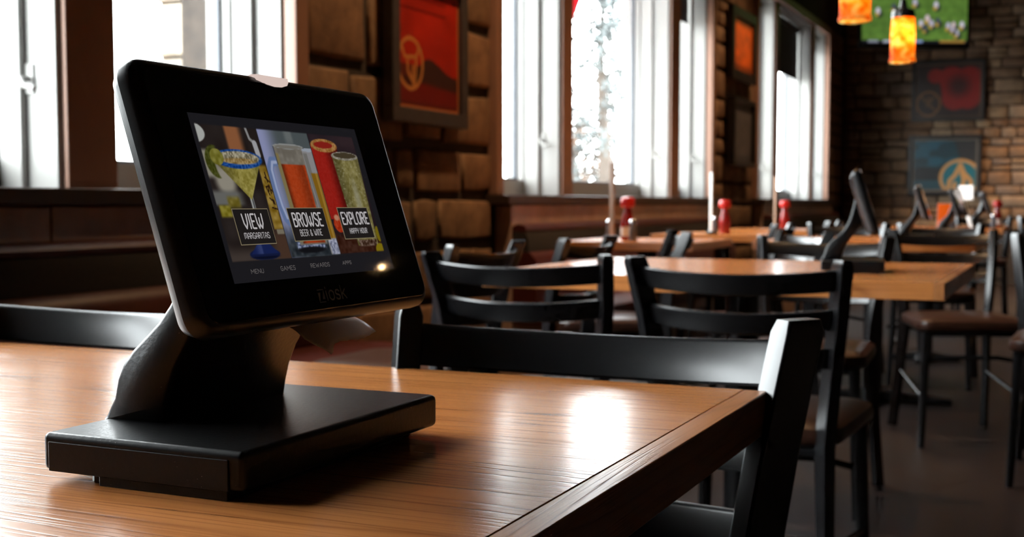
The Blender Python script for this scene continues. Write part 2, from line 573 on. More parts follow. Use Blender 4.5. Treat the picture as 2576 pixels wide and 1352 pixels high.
# big field stones beside the framed poster, laid after the photograph
for (u0, u1, z0, z1) in ((3.70, 4.13, 1.46, 1.80), (3.70, 4.0, 1.17, 1.44), (4.0, 4.42, 1.17, 1.44), (4.42, 4.75, 1.19, 1.44), (4.75, 5.24, 1.18, 1.43),
                         (4.13, 4.52, 1.46, 1.82), (4.52, 4.86, 1.45, 1.78), (4.86, 5.25, 1.45, 1.72), (4.98, 5.25, 1.735, 1.95), (4.82, 4.97, 1.735, 1.95),
                         (4.33, 4.49, 0.99, 1.16), (4.50, 4.93, 0.97, 1.17), (4.94, 5.25, 0.98, 1.17), (3.70, 4.0, 0.95, 1.16), (4.0, 4.32, 0.96, 1.16),
                         (4.49, 4.70, 0.76, 0.955), (4.71, 5.25, 0.76, 0.955), (3.7, 4.1, 0.74, 0.94), (4.11, 4.48, 0.75, 0.95)):
    g = 0.016
    put_stone(wall_left, (u1 - u0 - g, z1 - z0 - g, 0.020, 0.07), (WX, (u0 + u1) / 2, (z0 + z1) / 2), ROT_L, M['stone'])
for (u, z, w, h) in lay_courses(3.70, 5.25, 1.955, 2.85, (0.18, 0.3), (0.25, 0.5)) + lay_courses(3.70, 5.25, 0.0, 0.735, (0.18, 0.28), (0.25, 0.5)) \
        + lay_courses(9.12, 10.46, 0.3, 2.9, (0.13, 0.24), (0.2, 0.42)) + lay_courses(14.02, 14.98, 0.9, 2.9, (0.12, 0.2), (0.2, 0.4)):
    put_stone(wall_left, (w - 0.016, h - 0.016, 0.020, 0.07), (WX, u, z), ROT_L, M['stone'])
# far wall: local x along +X, y up, z towards the room (-Y)
ROT_B = Matrix(((1, 0, 0), (0, 0, -1), (0, 1, 0))).to_euler()
for (u, z, w, h) in lay_courses(-2.46, -0.12, 0.62, 3.5, (0.085, 0.16), (0.16, 0.40)):
    put_stone(wall_back, (w - 0.012, h - 0.012, 0.028, 0.05), (u, YE, z), ROT_B, M['stone_end'])
mb = MB()
for (u, z, w, h) in lay_courses(-0.12, 3.2, 0.0, 3.7, (0.09, 0.17), (0.2, 0.42)):
    stone_mesh(w - 0.012, h - 0.012, 0.028, 0.05, mb, (u, z, 0))
o = mb.build('stonework', M['stone_end'], wall_back, smooth=60)
o.location = (0, YE, 0); o.rotation_euler = ROT_B
o['kind'] = 'stuff'

# ------------------------------------------------------------------ windows
def window(idx, w):
    y0, a0, a1, b0, b1, y1 = w
    root = empty('window_%d' % idx, (WX, (y0 + y1) / 2, Z_SILL))
    root['kind'] = 'structure'
    C0 = Vector(root.location)
    def bx(name, a, b, mat, bevel=0.0, parent=root):
        off = C0 if parent is root else Vector((0, 0, 0))
        m = MB().box(tuple(Vector(a) - C0), tuple(Vector(b) - C0))
        return m.build(name, mat, parent, bevel=bevel)
    xi, xs, xo = WX, WX - 0.20, WX - 0.30
    # brown casing round the opening and on the mullions
    cs = 0.065
    for nm, p, q in (('casing', (xi + 0.002, y0 - cs, Z_SILL), (xi + 0.055, y0 + 0.012, Z_HEAD + cs)),
                     ('casing', (xi + 0.002, y1 - 0.012, Z_SILL), (xi + 0.055, y1 + cs, Z_HEAD + cs)),
                     ('casing', (xi + 0.002, y0 + 0.012, Z_HEAD - 0.012), (xi + 0.055, y1 - 0.012, Z_HEAD + cs))):
        bx(nm, p, q, M['casing'], 0.006)
    for (m0, m1) in ((a0, a1), (b0, b1)):
        bx('mullion', (xs - 0.10, m0 + 0.004, Z_SILL), (xi - 0.004, m1 - 0.004, Z_HEAD), M['white_paint'], 0.004)
        bx('mullion_face', (xi - 0.004, m0, Z_SILL), (xi + 0.014, m1, Z_HEAD), M['casing'], 0.004)
    # each light: jambs, stepped sash and its pane
    for (l0, l1) in ((y0, a0), (a1, b0), (b1, y1)):
        for s, yj in ((1, l0), (-1, l1)):
            bx('jamb', (xs, min(yj, yj + s * 0.018), Z_SILL + 0.0), (xi - 0.006, max(yj, yj + s * 0.018), Z_HEAD), M['white_paint'], 0.003)
            bx('stop', (xs - 0.0, min(yj + s * 0.018, yj + s * 0.04), Z_SILL), (xs + 0.085, max(yj + s * 0.018, yj + s * 0.04), Z_HEAD), M['white_paint'], 0.004)
        bx('head_board', (xs, l0 + 0.018, Z_HEAD - 0.02), (xi - 0.006, l1 - 0.018, Z_HEAD), M['white_paint'])
        # sash: stiles and rails
        t = 0.048
        m = MB()
        for p, q in (((xo, l0, Z_SILL), (xs - 0.002, l0 + t, Z_HEAD)), ((xo, l1 - t, Z_SILL), (xs - 0.002, l1, Z_HEAD)),
                     ((xo, l0 + t, Z_SILL), (xs - 0.002, l1 - t, Z_SILL + 0.085)), ((xo, l0 + t, Z_HEAD - 0.07), (xs - 0.002, l1 - t, Z_HEAD))):
            m.box(tuple(Vector(p) - C0), tuple(Vector(q) - C0))
        sash = m.build('sash', M['white_paint'], root)
        m = MB()
        g = 0.012
        for p, q in (((xo + 0.04, l0 + t, Z_SILL + 0.085), (xo + 0.062, l0 + t + g, Z_HEAD - 0.07)), ((xo + 0.04, l1 - t - g, Z_SILL + 0.085), (xo + 0.062, l1 - t, Z_HEAD - 0.07)),
                     ((xo + 0.04, l0 + t + g, Z_SILL + 0.085), (xo + 0.062, l1 - t - g, Z_SILL + 0.085 + g))):
            m.box(tuple(Vector(p) - C0), tuple(Vector(q) - C0))
        m.build('gasket', M['gasket'], sash)
        m = MB().box(tuple(Vector((xo + 0.048, l0 + t + 0.001, Z_SILL + 0.086)) - C0), tuple(Vector((xo + 0.053, l1 - t - 0.001, Z_HEAD - 0.071)) - C0))
        m.build('pane', M['glass'], sash)
        # latch on the far jamb
        m = MB()
        cz = 1.27 - C0.z
        jy = l1 - 0.018 - C0.y
        jx = xi - 0.10 - C0.x
        m.box((jx - 0.016, jy - 0.006, cz - 0.04), (jx + 0.016, jy, cz + 0.04))
        m.tube([(jx, jy - 0.004, cz), (jx, jy - 0.03, cz), (jx + 0.01, jy - 0.034, cz - 0.02), (jx + 0.05, jy - 0.034, cz - 0.03)], 0.008, 8)
        m.build('latch', M['white_paint'], root, smooth=40)
    # sill board with a nosing into the room
    bx('sill', (xs + 0.002, y0 + 0.002, Z_SILL - 0.045), (xi, y1 - 0.002, Z_SILL), M['sill'])
    bx('sill_nosing', (xi + 0.001, y0 - 0.09, Z_SILL - 0.045), (xi + 0.125, y1 + 0.09, Z_SILL), M['sill'], 0.005)
    return root
for i, w in enumerate(WINS):
    window(i + 1, w)

def shade(y0, y1, zb, lab):
    r = empty('roller_shade', (WX - 0.13, (y0 + y1) / 2, zb))
    h = Z_HEAD - 0.03 - zb
    MB().tube([(0, y0 - (y0 + y1) / 2, h - 0.03), (0, y1 - (y0 + y1) / 2, h - 0.03)], 0.028, 12).build('roller', M['shade'], r, smooth=40)
    boxo('cloth', (-0.003, y0 - (y0 + y1) / 2 + 0.01, 0.02), (0.003, y1 - (y0 + y1) / 2 - 0.01, h - 0.03), M['shade'], r)
    boxo('hem_bar', (-0.008, y0 - (y0 + y1) / 2 + 0.01, 0.0), (0.008, y1 - (y0 + y1) / 2 - 0.01, 0.022), M['shade'], r, 0.003)
    tag(r, lab, 'window shade', 'dark roller shades in the windows')
shade(WINS[2][2] + 0.06, WINS[2][3] - 0.06, 2.22, 'dark roller shade half lowered in the wide light of the farthest window')
shade(WINS[2][0] + 0.06, WINS[2][1] - 0.06, 2.66, 'dark roller shade rolled up in the near side light of the farthest window')
shade(WINS[2][4] + 0.06, WINS[2][5] - 0.06, 2.60, 'dark roller shade rolled up in the last side light beside the far wall')
shade(WINS[1][4] + 0.06, WINS[1][5] - 0.06, 2.27, 'dark roller shade at the top of the middle window\'s far side light')

# ------------------------------------------------------------------ outdoors
structure(boxo('ground', (-60, -20, -0.3), (XO, 90, -0.12), M['ground']))
pil = empty('stone_pillar', (-4.2, 5.34, -0.12))
zz = 0.0
while zz < 3.6:
    hh = random.uniform(0.2, 0.34)
    m = MB()
    jx, jy = random.uniform(0, 0.03), random.uniform(0, 0.05)
    m.box((-0.2 + jx, -0.23 + jy, zz + 0.006), (0.22 - jx, 0.23 - jx, zz + hh - 0.006))
    m.build('stone', M['stone_out'], pil, bevel=0.025, seg=2)
    zz += hh
boxo('core', (-0.17, -0.17, 0), (0.17, 0.19, 3.6), M['mortar'], pil)
tag(pil, 'pale outdoor stone pillar seen through the nearest window', 'pillar')

aw = empty('window_awning', (XO - 0.004, 7.93, 2.14))
m = MB()
ya, yb = -0.62, 0.0
m.add([(0, ya, 0.50), (0, yb, 0.50), (-0.205, yb, 0), (-0.205, ya, 0), (0, ya, 0.488), (0, yb, 0.488), (-0.205, yb, -0.012), (-0.205, ya, -0.012)],
      [(0, 1, 2, 3), (7, 6, 5, 4), (0, 4, 5, 1), (1, 5, 6, 2), (2, 6, 7, 3), (3, 7, 4, 0)])
m.build('canopy', M['awning'], aw)
boxo('valance', (-0.212, ya, -0.05), (-0.205, yb, 0.0), M['awning'], aw)
for yk in (yb - 0.03, ya + 0.03):
    MB().tube([(0, yk, 0.12), (-0.2, yk, -0.01)], 0.008, 8).build('bracket', M['black_metal'], aw)
tag(aw, 'narrow red cloth awning outside the top of the middle window', 'awning')

def tree(name, loc, h, spread, lab, mat, n, kind, base=0.15):
    r = empty(name, loc)
    m = MB()
    m.tube([(0, 0, 0), (0.05, 0.02, h * 0.35), (-0.04, 0.0, h * 0.7), (0, 0, h * 0.97)], [0.14, 0.11, 0.06, 0.02], 10)
    m.build('trunk', M['bark'], r, smooth=50)
    br = MB()
    leaf = MB()
    R = np.random.default_rng(int(h * 100) + n)
    nb = 46
    for k in range(nb):
        t = base + (1 - base) * k / nb
        a = R.uniform(0, 6.283)
        L = spread * ((1.05 - t) if kind == 'pine' else math.sin(math.pi * min(1, 0.2 + 0.8 * t)) ** 0.7) * R.uniform(0.6, 1.1)
        p0 = Vector((0, 0, h * t))
        p1 = p0 + Vector((math.cos(a) * L, math.sin(a) * L, L * (R.uniform(-0.15, 0.25) if kind == 'pine' else R.uniform(0.2, 0.7))))
        br.tube([p0, (p0 + p1) / 2 + Vector((0, 0, 0.05 * L)), p1], [0.025, 0.016, 0.006], 5)
        for q in range(n):
            f = R.uniform(0.25, 1.05)
            c = p0 + (p1 - p0) * f + Vector(R.normal(0, 0.10 * spread ** 0.5, 3))
            s = R.uniform(0.03, 0.09)
            d1 = Vector(R.normal(0, 1, 3)).normalized() * s
            d2 = d1.cross(Vector(R.normal(0, 1, 3))).normalized() * s * 0.45
            leaf.add([c - d1, c + d2, c + d1, c - d2], [(0, 1, 2, 3)])
    o = br.build('branches', M['bark'], r)
    o['kind'] = 'stuff'
    o = leaf.build('foliage', mat, r)
    o['kind'] = 'stuff'
    tag(r, lab, 'tree')
tree('evergreen_tree', (-6.62, 18.0, -0.12), 4.6, 1.6, 'grey-green evergreen tree outside the middle window', M['needles'], 60, 'pine', 0.12)
tree('leafy_tree', (-8.75, 22.3, -0.12), 2.6, 1.2, 'small tan autumn tree low outside the middle window', M['dry_leaves'], 26, 'leaf', 0.2)
tree('tall_evergreen', (-6.0, 22.0, -0.12), 8.5, 1.7, 'tall thin evergreen behind the others outside the middle window', M['needles'], 90, 'pine', 0.25)

# ------------------------------------------------------------------ banquettes under the windows
def banquette(y0, y1, seams, lab):
    c = (y0 + y1) / 2
    r = empty('banquette', (WX + 0.1, c, 0))
    a, b = y0 - c, y1 - c
    cuts = [a] + [s - c for s in seams] + [b]
    for p, q in zip(cuts, cuts[1:]):
        boxo('back_panel', (-0.085, p + 0.003, 0.0), (0.0, q - 0.003, Z_SILL - 0.049), M['panel'], r, 0.003)
    # upholstered back: burgundy roll, charcoal field, burgundy lower band
    def prism(nm, prof, mat, sm=50):
        return MB().loft([[(x, a + 0.01, z) for x, z in prof], [(x, b - 0.01, z) for x, z in prof]]).build(nm, mat, r, smooth=sm)
    prism('top_roll', [(0.003, 0.795), (0.003, 0.822), (0.03, 0.832), (0.062, 0.826), (0.076, 0.812), (0.074, 0.797)], M['burgundy'])
    prism('back_cushion', [(0.003, 0.70), (0.003, 0.794), (0.072, 0.794), (0.084, 0.76), (0.088, 0.70)], M['grey_cloth'])
    prism('lumbar_cushion', [(0.003, 0.46), (0.003, 0.699), (0.092, 0.699), (0.125, 0.66), (0.135, 0.56), (0.12, 0.46)], M['burgundy'])
    prism('seat_cushion', [(0.003, 0.36), (0.003, 0.455), (0.40, 0.455), (0.43, 0.44), (0.435, 0.38), (0.42, 0.36)], M['burgundy'])
    boxo('plinth', (0.003, a + 0.02, 0.0), (0.38, b - 0.02, 0.358), M['panel'], r)
    tag(r, lab, 'bench seat', 'banquettes along the window wall')
banquette(-0.5, 3.64, [1.2, 2.4], 'burgundy and charcoal banquette under the nearest window')
banquette(5.28, 9.07, [6.7, 7.9], 'walnut-backed banquette under the middle window')
banquette(10.52, 13.95, [11.7, 12.8], 'walnut-backed banquette under the farthest window')

# ------------------------------------------------------------------ tables
def make_table(x0, x1, y0, y1, lab, ztop=0.76, th=0.038, strip=True):
    cx, cyy = (x0 + x1) / 2, (y0 + y1) / 2
    r = empty('dining_table', (cx, cyy, 0))
    hx, hy = (x1 - x0) / 2, (y1 - y0) / 2
    s = 0.022
    boxo('tabletop', (-hx + s, -hy, ztop - th), (hx - s, hy, ztop), M['oak_x'], r, 0.0006, 1)
    for sg in (-1, 1):
        a, b = sorted((sg * hx, sg * (hx - s)))
        boxo('edge_strip', (a, -hy, ztop - th), (b, hy, ztop - 0.0001), M['oak_y'], r, 0.0014, 2)
    MB().lathe([(0.16, ztop - th - 0.014), (0.16, ztop - th - 0.001)], n=20).build('mounting_plate', M['black_metal'], r)
    MB().lathe([(0.045, 0.05), (0.045, ztop - th - 0.014)], n=20).build('column', M['black_metal'], r, smooth=40)
    for a in (0, 90):
        t = math.radians(a)
        m = MB()
        L = 0.36 if hx > 0.4 else 0.20
        m.loft([[(x * math.cos(t) - y * math.sin(t), x * math.sin(t) + y * math.cos(t), z) for x, y, z in q] for q in
                ([(-L, -0.03, 0.0), (-L, 0.03, 0.0), (-L, 0.03, 0.025), (-L, -0.03, 0.025)], [(0, -0.045, 0.0), (0, 0.045, 0.0), (0, 0.045, 0.055), (0, -0.045, 0.055)],
                 [(L, -0.03, 0.0), (L, 0.03, 0.0), (L, 0.03, 0.025), (L, -0.03, 0.025)])])
        m.build('foot_bar', M['black_metal'], r, bevel=0.004)
    tag(r, lab, 'table', 'oak dining tables')
    return r
make_table(-1.47, -0.244, 0.10, 1.10, 'lacquered oak table in the foreground carrying the large tablet kiosk')
make_table(-1.33, -0.235, 2.75, 3.67, 'oak table in the second row, behind the two chairs seen from the back')
make_table(-1.30, -0.35, 5.50, 6.40, 'oak table in the third row from the camera, beyond the second kiosk')
make_table(-1.12, -0.39, 7.15, 8.05, 'oak table in the fourth row, holding the small distant kiosk')
make_table(-1.30, -0.40, 9.0, 9.9, 'farthest oak table in the aisle row, holding the last kiosk')
make_table(-2.10, -1.47, 5.12, 5.80, 'small oak table at the banquette with the tan menu board')
make_table(-2.10, -1.47, 6.48, 7.16, 'small oak table at the banquette behind the middle ketchup bottle')
make_table(-2.08, -1.46, 7.75, 8.4, 'small oak table at the banquette with the farthest wall-side ketchup bottle')

# ------------------------------------------------------------------ chairs
def rounded_section(wx, wy, r, n=3):
    return rrect(wx, wy, r, n)

def make_chair():
    r = empty('ladder_back_chair')
    # back posts run from floor to top, angled inwards to follow the curved rails
    for sg in (-1, 1):
        path = [(0.187, -0.285, 0.0), (0.176, -0.235, 0.22), (0.165, -0.20, 0.45), (0.176, -0.207, 0.58), (0.192, -0.232, 0.71), (0.205, -0.270, 0.812), (0.2055, -0.2715, 0.820)]
        rings = []
        for i, (x, y, z) in enumerate(path):
            a = math.radians(36) * sg
            last = i == len(path) - 1
            wx, wy = (0.026, 0.046) if i >= 2 else (0.024, 0.036)
            if last:
                wx, wy = 0.019, 0.038
            sec = rounded_section(wx, wy, min(wx, wy) * 0.13, 2)
            rings.append([(sg * x + p * math.cos(a) - q * math.sin(a), y + p * math.sin(a) + q * math.cos(a), z + (0.0 if not last else 0.003)) for p, q in sec])
        MB().loft(rings).build('back_post', M['black_metal'], r, smooth=60, flat_sides=True)
        m = MB()
        m.loft([[(sg * x + p, y + q, z) for p, q in rounded_section(w, w, 0.006)] for x, y, z, w in ((0.192, 0.205, 0.0, 0.024), (0.182, 0.190, 0.25, 0.028), (0.176, 0.18, 0.445, 0.032))])
        m.build('leg', M['black_metal'], r, smooth=40)
        MB().tube([(sg * 0.186, 0.193, 0.19), (sg * 0.172, -0.22, 0.24)], 0.0085, 8).build('stretcher', M['black_metal'], r, smooth=50)
    MB().tube([(-0.178, 0.186, 0.33), (-0.09, 0.192, 0.345), (0.09, 0.192, 0.345), (0.178, 0.186, 0.33)], 0.0085, 8).build('stretcher', M['black_metal'], r, smooth=50)
    def post_at(z):
        P = [(0.165, -0.20, 0.45), (0.176, -0.207, 0.58), (0.192, -0.232, 0.71), (0.205, -0.270, 0.812)]
        for (x0, y0, z0), (x1, y1, z1) in zip(P, P[1:]):
            if z <= z1:
                t = (z - z0) / (z1 - z0)
                return x0 + (x1 - x0) * t, y0 + (y1 - y0) * t
        return P[-1][0], P[-1][1]
    for zc in (0.783, 0.706, 0.629):
        h, t = 0.0212, 0.006
        rings = []
        n = 14
        for k in range(n + 1):
            s = -1 + 2 * k / n
            ring = []
            for dz, dy in ((-h + 0.003, t), (-h, t - 0.003), (-h, -t + 0.003), (-h + 0.003, -t), (h - 0.003, -t), (h, -t + 0.003), (h, t - 0.003), (h - 0.003, t)):
                x, y = post_at(zc + dz)
                b = 0.054 * (1 - s * s)
                sl = math.atan2(2 * 0.054 * s, x)       # tangent angle of the bow
                ring.append((s * (x - 0.004) - math.sin(sl) * dy, y - b + dy * math.cos(sl), zc + dz - 0.010 * (1 - s * s)))
            rings.append(ring)
        MB().loft(rings).build('rail', M['black_metal'], r, smooth=45)
    # upholstered seat, wider in front, with a soft crown
    out = []
    for x, y in rrect(0.40, 0.41, 0.055, 6):
        k = 1.0 + 0.05 * (y / 0.2)
        out.append((x * k, y + 0.005))
    prof = [(0.94, 0.445), (0.99, 0.452), (1.0, 0.466), (0.985, 0.482), (0.90, 0.491), (0.6, 0.497), (0.2, 0.499)]
    MB().loft([[(x * s, y * s, z) for x, y in out] for s, z in prof]).build('seat', M['seat_vinyl'], r, smooth=50)
    boxo('seat_frame', (-0.165, -0.19, 0.425), (0.165, 0.19, 0.445), M['black_metal'], r, 0.004)
    return r
CH0 = make_chair()
first_chair = [True]
def chair(bx_, by_, deg, lab):
    if first_chair[0]:
        o = CH0
        first_chair[0] = False
    else:
        o = copy_tree(CH0)
    t = math.radians(deg)
    f = (-math.sin(t), math.cos(t))
    o.location = (bx_ + 0.27 * f[0], by_ + 0.27 * f[1], 0)
    o.rotation_euler = (0, 0, t)
    tag(o, lab, 'chair', 'black ladder-back dining chairs')
    return o
chair(-0.43, 1.135, 180, 'black ladder-back chair at the foreground table\'s corner, its post gleaming white')
chair(-1.05, 1.13, 180, 'black chair across the foreground table, its rail showing left of the kiosk')
chair(-0.59, 2.36, 0, 'black chair seen from behind, in front of the second kiosk')
chair(-1.08, 2.40, 0, 'black chair seen from behind, beside the large kiosk\'s right edge')
chair(-1.45, 3.03, 90, 'dark chair turned to the window, peeking over the second table\'s left end')
chair(-1.40, 3.68, 90, 'dark chair turned to the window, below the tan menu board')
chair(-1.38, 4.62, 114, 'black chair with a pale shining rail, below the middle ketchup bottle')
chair(-0.95, 4.90, 128, 'black chair with the brightest white rail, just left of the second kiosk')
chair(-0.735, 4.12, 180, 'black chair facing the camera at the second table\'s far side, right of the kiosk neck')
chair(-0.47, 5.36, 200, 'black chair standing free by the aisle with a tall white-lit post')
chair(0.04, 4.76, 180, 'black chair at the right picture edge beside the white-lit chair post')
chair(-1.10, 6.90, 180, 'dark chair behind the third table, low between second kiosk and far window')
chair(-0.62, 6.92, 180, 'dark chair behind the third table, below the teal poster')
chair(-1.38, 6.55, 90, 'dark chair turned to the window by the middle ketchup bottle')
chair(-1.31, 7.70, 90, 'dark chair turned to the window by the farthest ketchup bottle')
chair(-0.63, 10.75, 180, 'far chair with a small bright post, left of the pair by the end wall')
chair(-0.15, 10.80, 180, 'far chair with a small bright post, right of the pair by the end wall')

# ------------------------------------------------------------------ the tablet kiosk
# stroke lettering: every glyph is a set of polylines in a box one unit high
G = {
 'V': (.50, [[(0, 1), (.06, .35), (.25, 0), (.44, .35), (.50, 1)]]),
 'I': (.10, [[(.05, 0), (.05, 1)]]),
 'E': (.40, [[(.40, 1), (.05, 1), (0, .95), (0, .05), (.05, 0), (.40, 0)], [(0, .5), (.30, .5)]]),
 'W': (.74, [[(0, 1), (.03, .35), (.18, 0), (.34, .30), (.36, .72)], [(.34, .30), (.52, 0), (.70, .35), (.74, 1)]]),
 'M': (.62, [[(0, 0), (0, .88), (.08, 1), (.22, 1), (.31, .88), (.31, .15)], [(.31, .88), (.40, 1), (.54, 1), (.62, .88), (.62, 0)]]),
 'A': (.46, [[(0, 0), (0, .62), (.12, .95), (.23, 1), (.34, .95), (.46, .62), (.46, 0)], [(0, .38), (.46, .38)]]),
 'R': (.46, [[(0, 0), (0, 1), (.32, 1), (.44, .90), (.44, .62), (.32, .50), (0, .50)], [(.24, .50), (.46, 0)]]),
 'G': (.46, [[(.46, .84), (.36, 1), (.12, 1), (0, .84), (0, .16), (.12, 0), (.36, 0), (.46, .16), (.46, .46), (.26, .46)]]),
 'T': (.46, [[(0, 1), (.46, 1)], [(.23, 1), (.23, 0)]]),
 'S': (.44, [[(.44, .84), (.34, 1), (.10, 1), (0, .84), (0, .66), (.10, .55), (.34, .45), (.44, .34), (.44, .16), (.34, 0), (.10, 0), (0, .16)]]),
 'B': (.46, [[(0, 0), (0, 1), (.30, 1), (.42, .90), (.42, .64), (.30, .54), (0, .54)], [(.30, .54), (.46, .42), (.46, .12), (.32, 0), (0, 0)]]),
 'O': (.48, [[(.14, 0), (.34, 0), (.48, .18), (.48, .82), (.34, 1), (.14, 1), (0, .82), (0, .18), (.14, 0)]]),
 'N': (.44, [[(0, 0), (0, .80), (.12, 1), (.32, 1), (.44, .80), (.44, 0)]]),
 'X': (.46, [[(0, 0), (.46, 1)], [(0, 1), (.46, 0)]]),
 'P': (.44, [[(0, 0), (0, 1), (.32, 1), (.44, .88), (.44, .58), (.32, .46), (0, .46)]]),
 'L': (.36, [[(0, 1), (0, .05), (.05, 0), (.36, 0)]]),
 'H': (.44, [[(0, 0), (0, 1)], [(.44, 0), (.44, 1)], [(0, .45), (.44, .55)]]),
 'Y': (.46, [[(0, 1), (.06, .55), (.23, .42), (.40, .55), (.46, 1)], [(.23, .42), (.23, 0)]]),
 'U': (.44, [[(0, 1), (0, .18), (.12, 0), (.32, 0), (.44, .18), (.44, 1)]]),
 'D': (.46, [[(0, 0), (0, 1), (.28, 1), (.46, .80), (.46, .20), (.28, 0), (0, 0)]]),
 '&': (.52, [[(.50, 0), (.10, .70), (.10, .90), (.20, 1), (.32, .90), (.32, .74), (.04, .42), (0, .18), (.12, 0), (.30, 0), (.46, .38)]]),
 'i': (.12, [[(.06, 0), (.06, .70)], [(.06, .92), (.06, 1.0)]]),
 'o': (.46, [[(.14, 0), (.32, 0), (.46, .16), (.46, .54), (.32, .70), (.14, .70), (0, .54), (0, .16), (.14, 0)]]),
 's': (.40, [[(.38, .60), (.30, .70), (.10, .70), (.02, .58), (.02, .46), (.10, .38), (.30, .32), (.38, .24), (.38, .12), (.30, 0), (.10, 0), (0, .10)]]),
 'k': (.42, [[(0, 0), (0, 1)], [(.40, .70), (.03, .32)], [(.14, .42), (.42, 0)]]),
 ' ': (.22, []),
}
NU = {'M': (.66, [[(0, 0), (0, 1), (.33, .35), (.66, 1), (.66, 0)]]), 'N': (.54, [[(0, 0), (0, 1), (.54, 0), (.54, 1)]]),
      'A': (.60, [[(0, 0), (.30, 1), (.60, 0)], [(.12, .36), (.48, .36)]]), 'W': (.86, [[(0, 1), (.22, 0), (.43, .8), (.64, 0), (.86, 1)]])}

def lettering(name, text, u0, u1, v0, v1, weight, mat, parent, z, plain_caps=False):
    """flat letters filling the box u0..u1, v0..v1 (metres in the parent's x/y plane)"""
    glyph = lambda c: (NU.get(c) if plain_caps else None) or G[c]
    gap = 0.20
    total = sum(glyph(c)[0] + gap for c in text) - gap
    sx, sy = (u1 - u0) / total, (v1 - v0)
    m = MB()
    x = 0.0
    for c in text:
        w, strokes = glyph(c)
        for st in strokes:
            pts = [Vector((u0 + (x + a) * sx, v0 + b * sy)) for a, b in st]
            for p, q in zip(pts, pts[1:]):
                d = (q - p)
                if d.length < 1e-9:
                    continue
                nrm = Vector((-d.y, d.x)).normalized() * weight / 2
                m.add([(*(p + nrm), z), (*(p - nrm), z), (*(q - nrm), z), (*(q + nrm), z)], [(0, 1, 2, 3)])
            for p in pts:
                m.add([(p.x + weight / 2 * math.cos(t), p.y + weight / 2 * math.sin(t), z) for t in [k * math.pi / 4 for k in range(8)]], [tuple(range(8))])
        x += w + gap
    me = bpy.data.meshes.new(name)
    me.from_pydata(m.v, [], m.f)
    return finish(name, me, mat, parent)

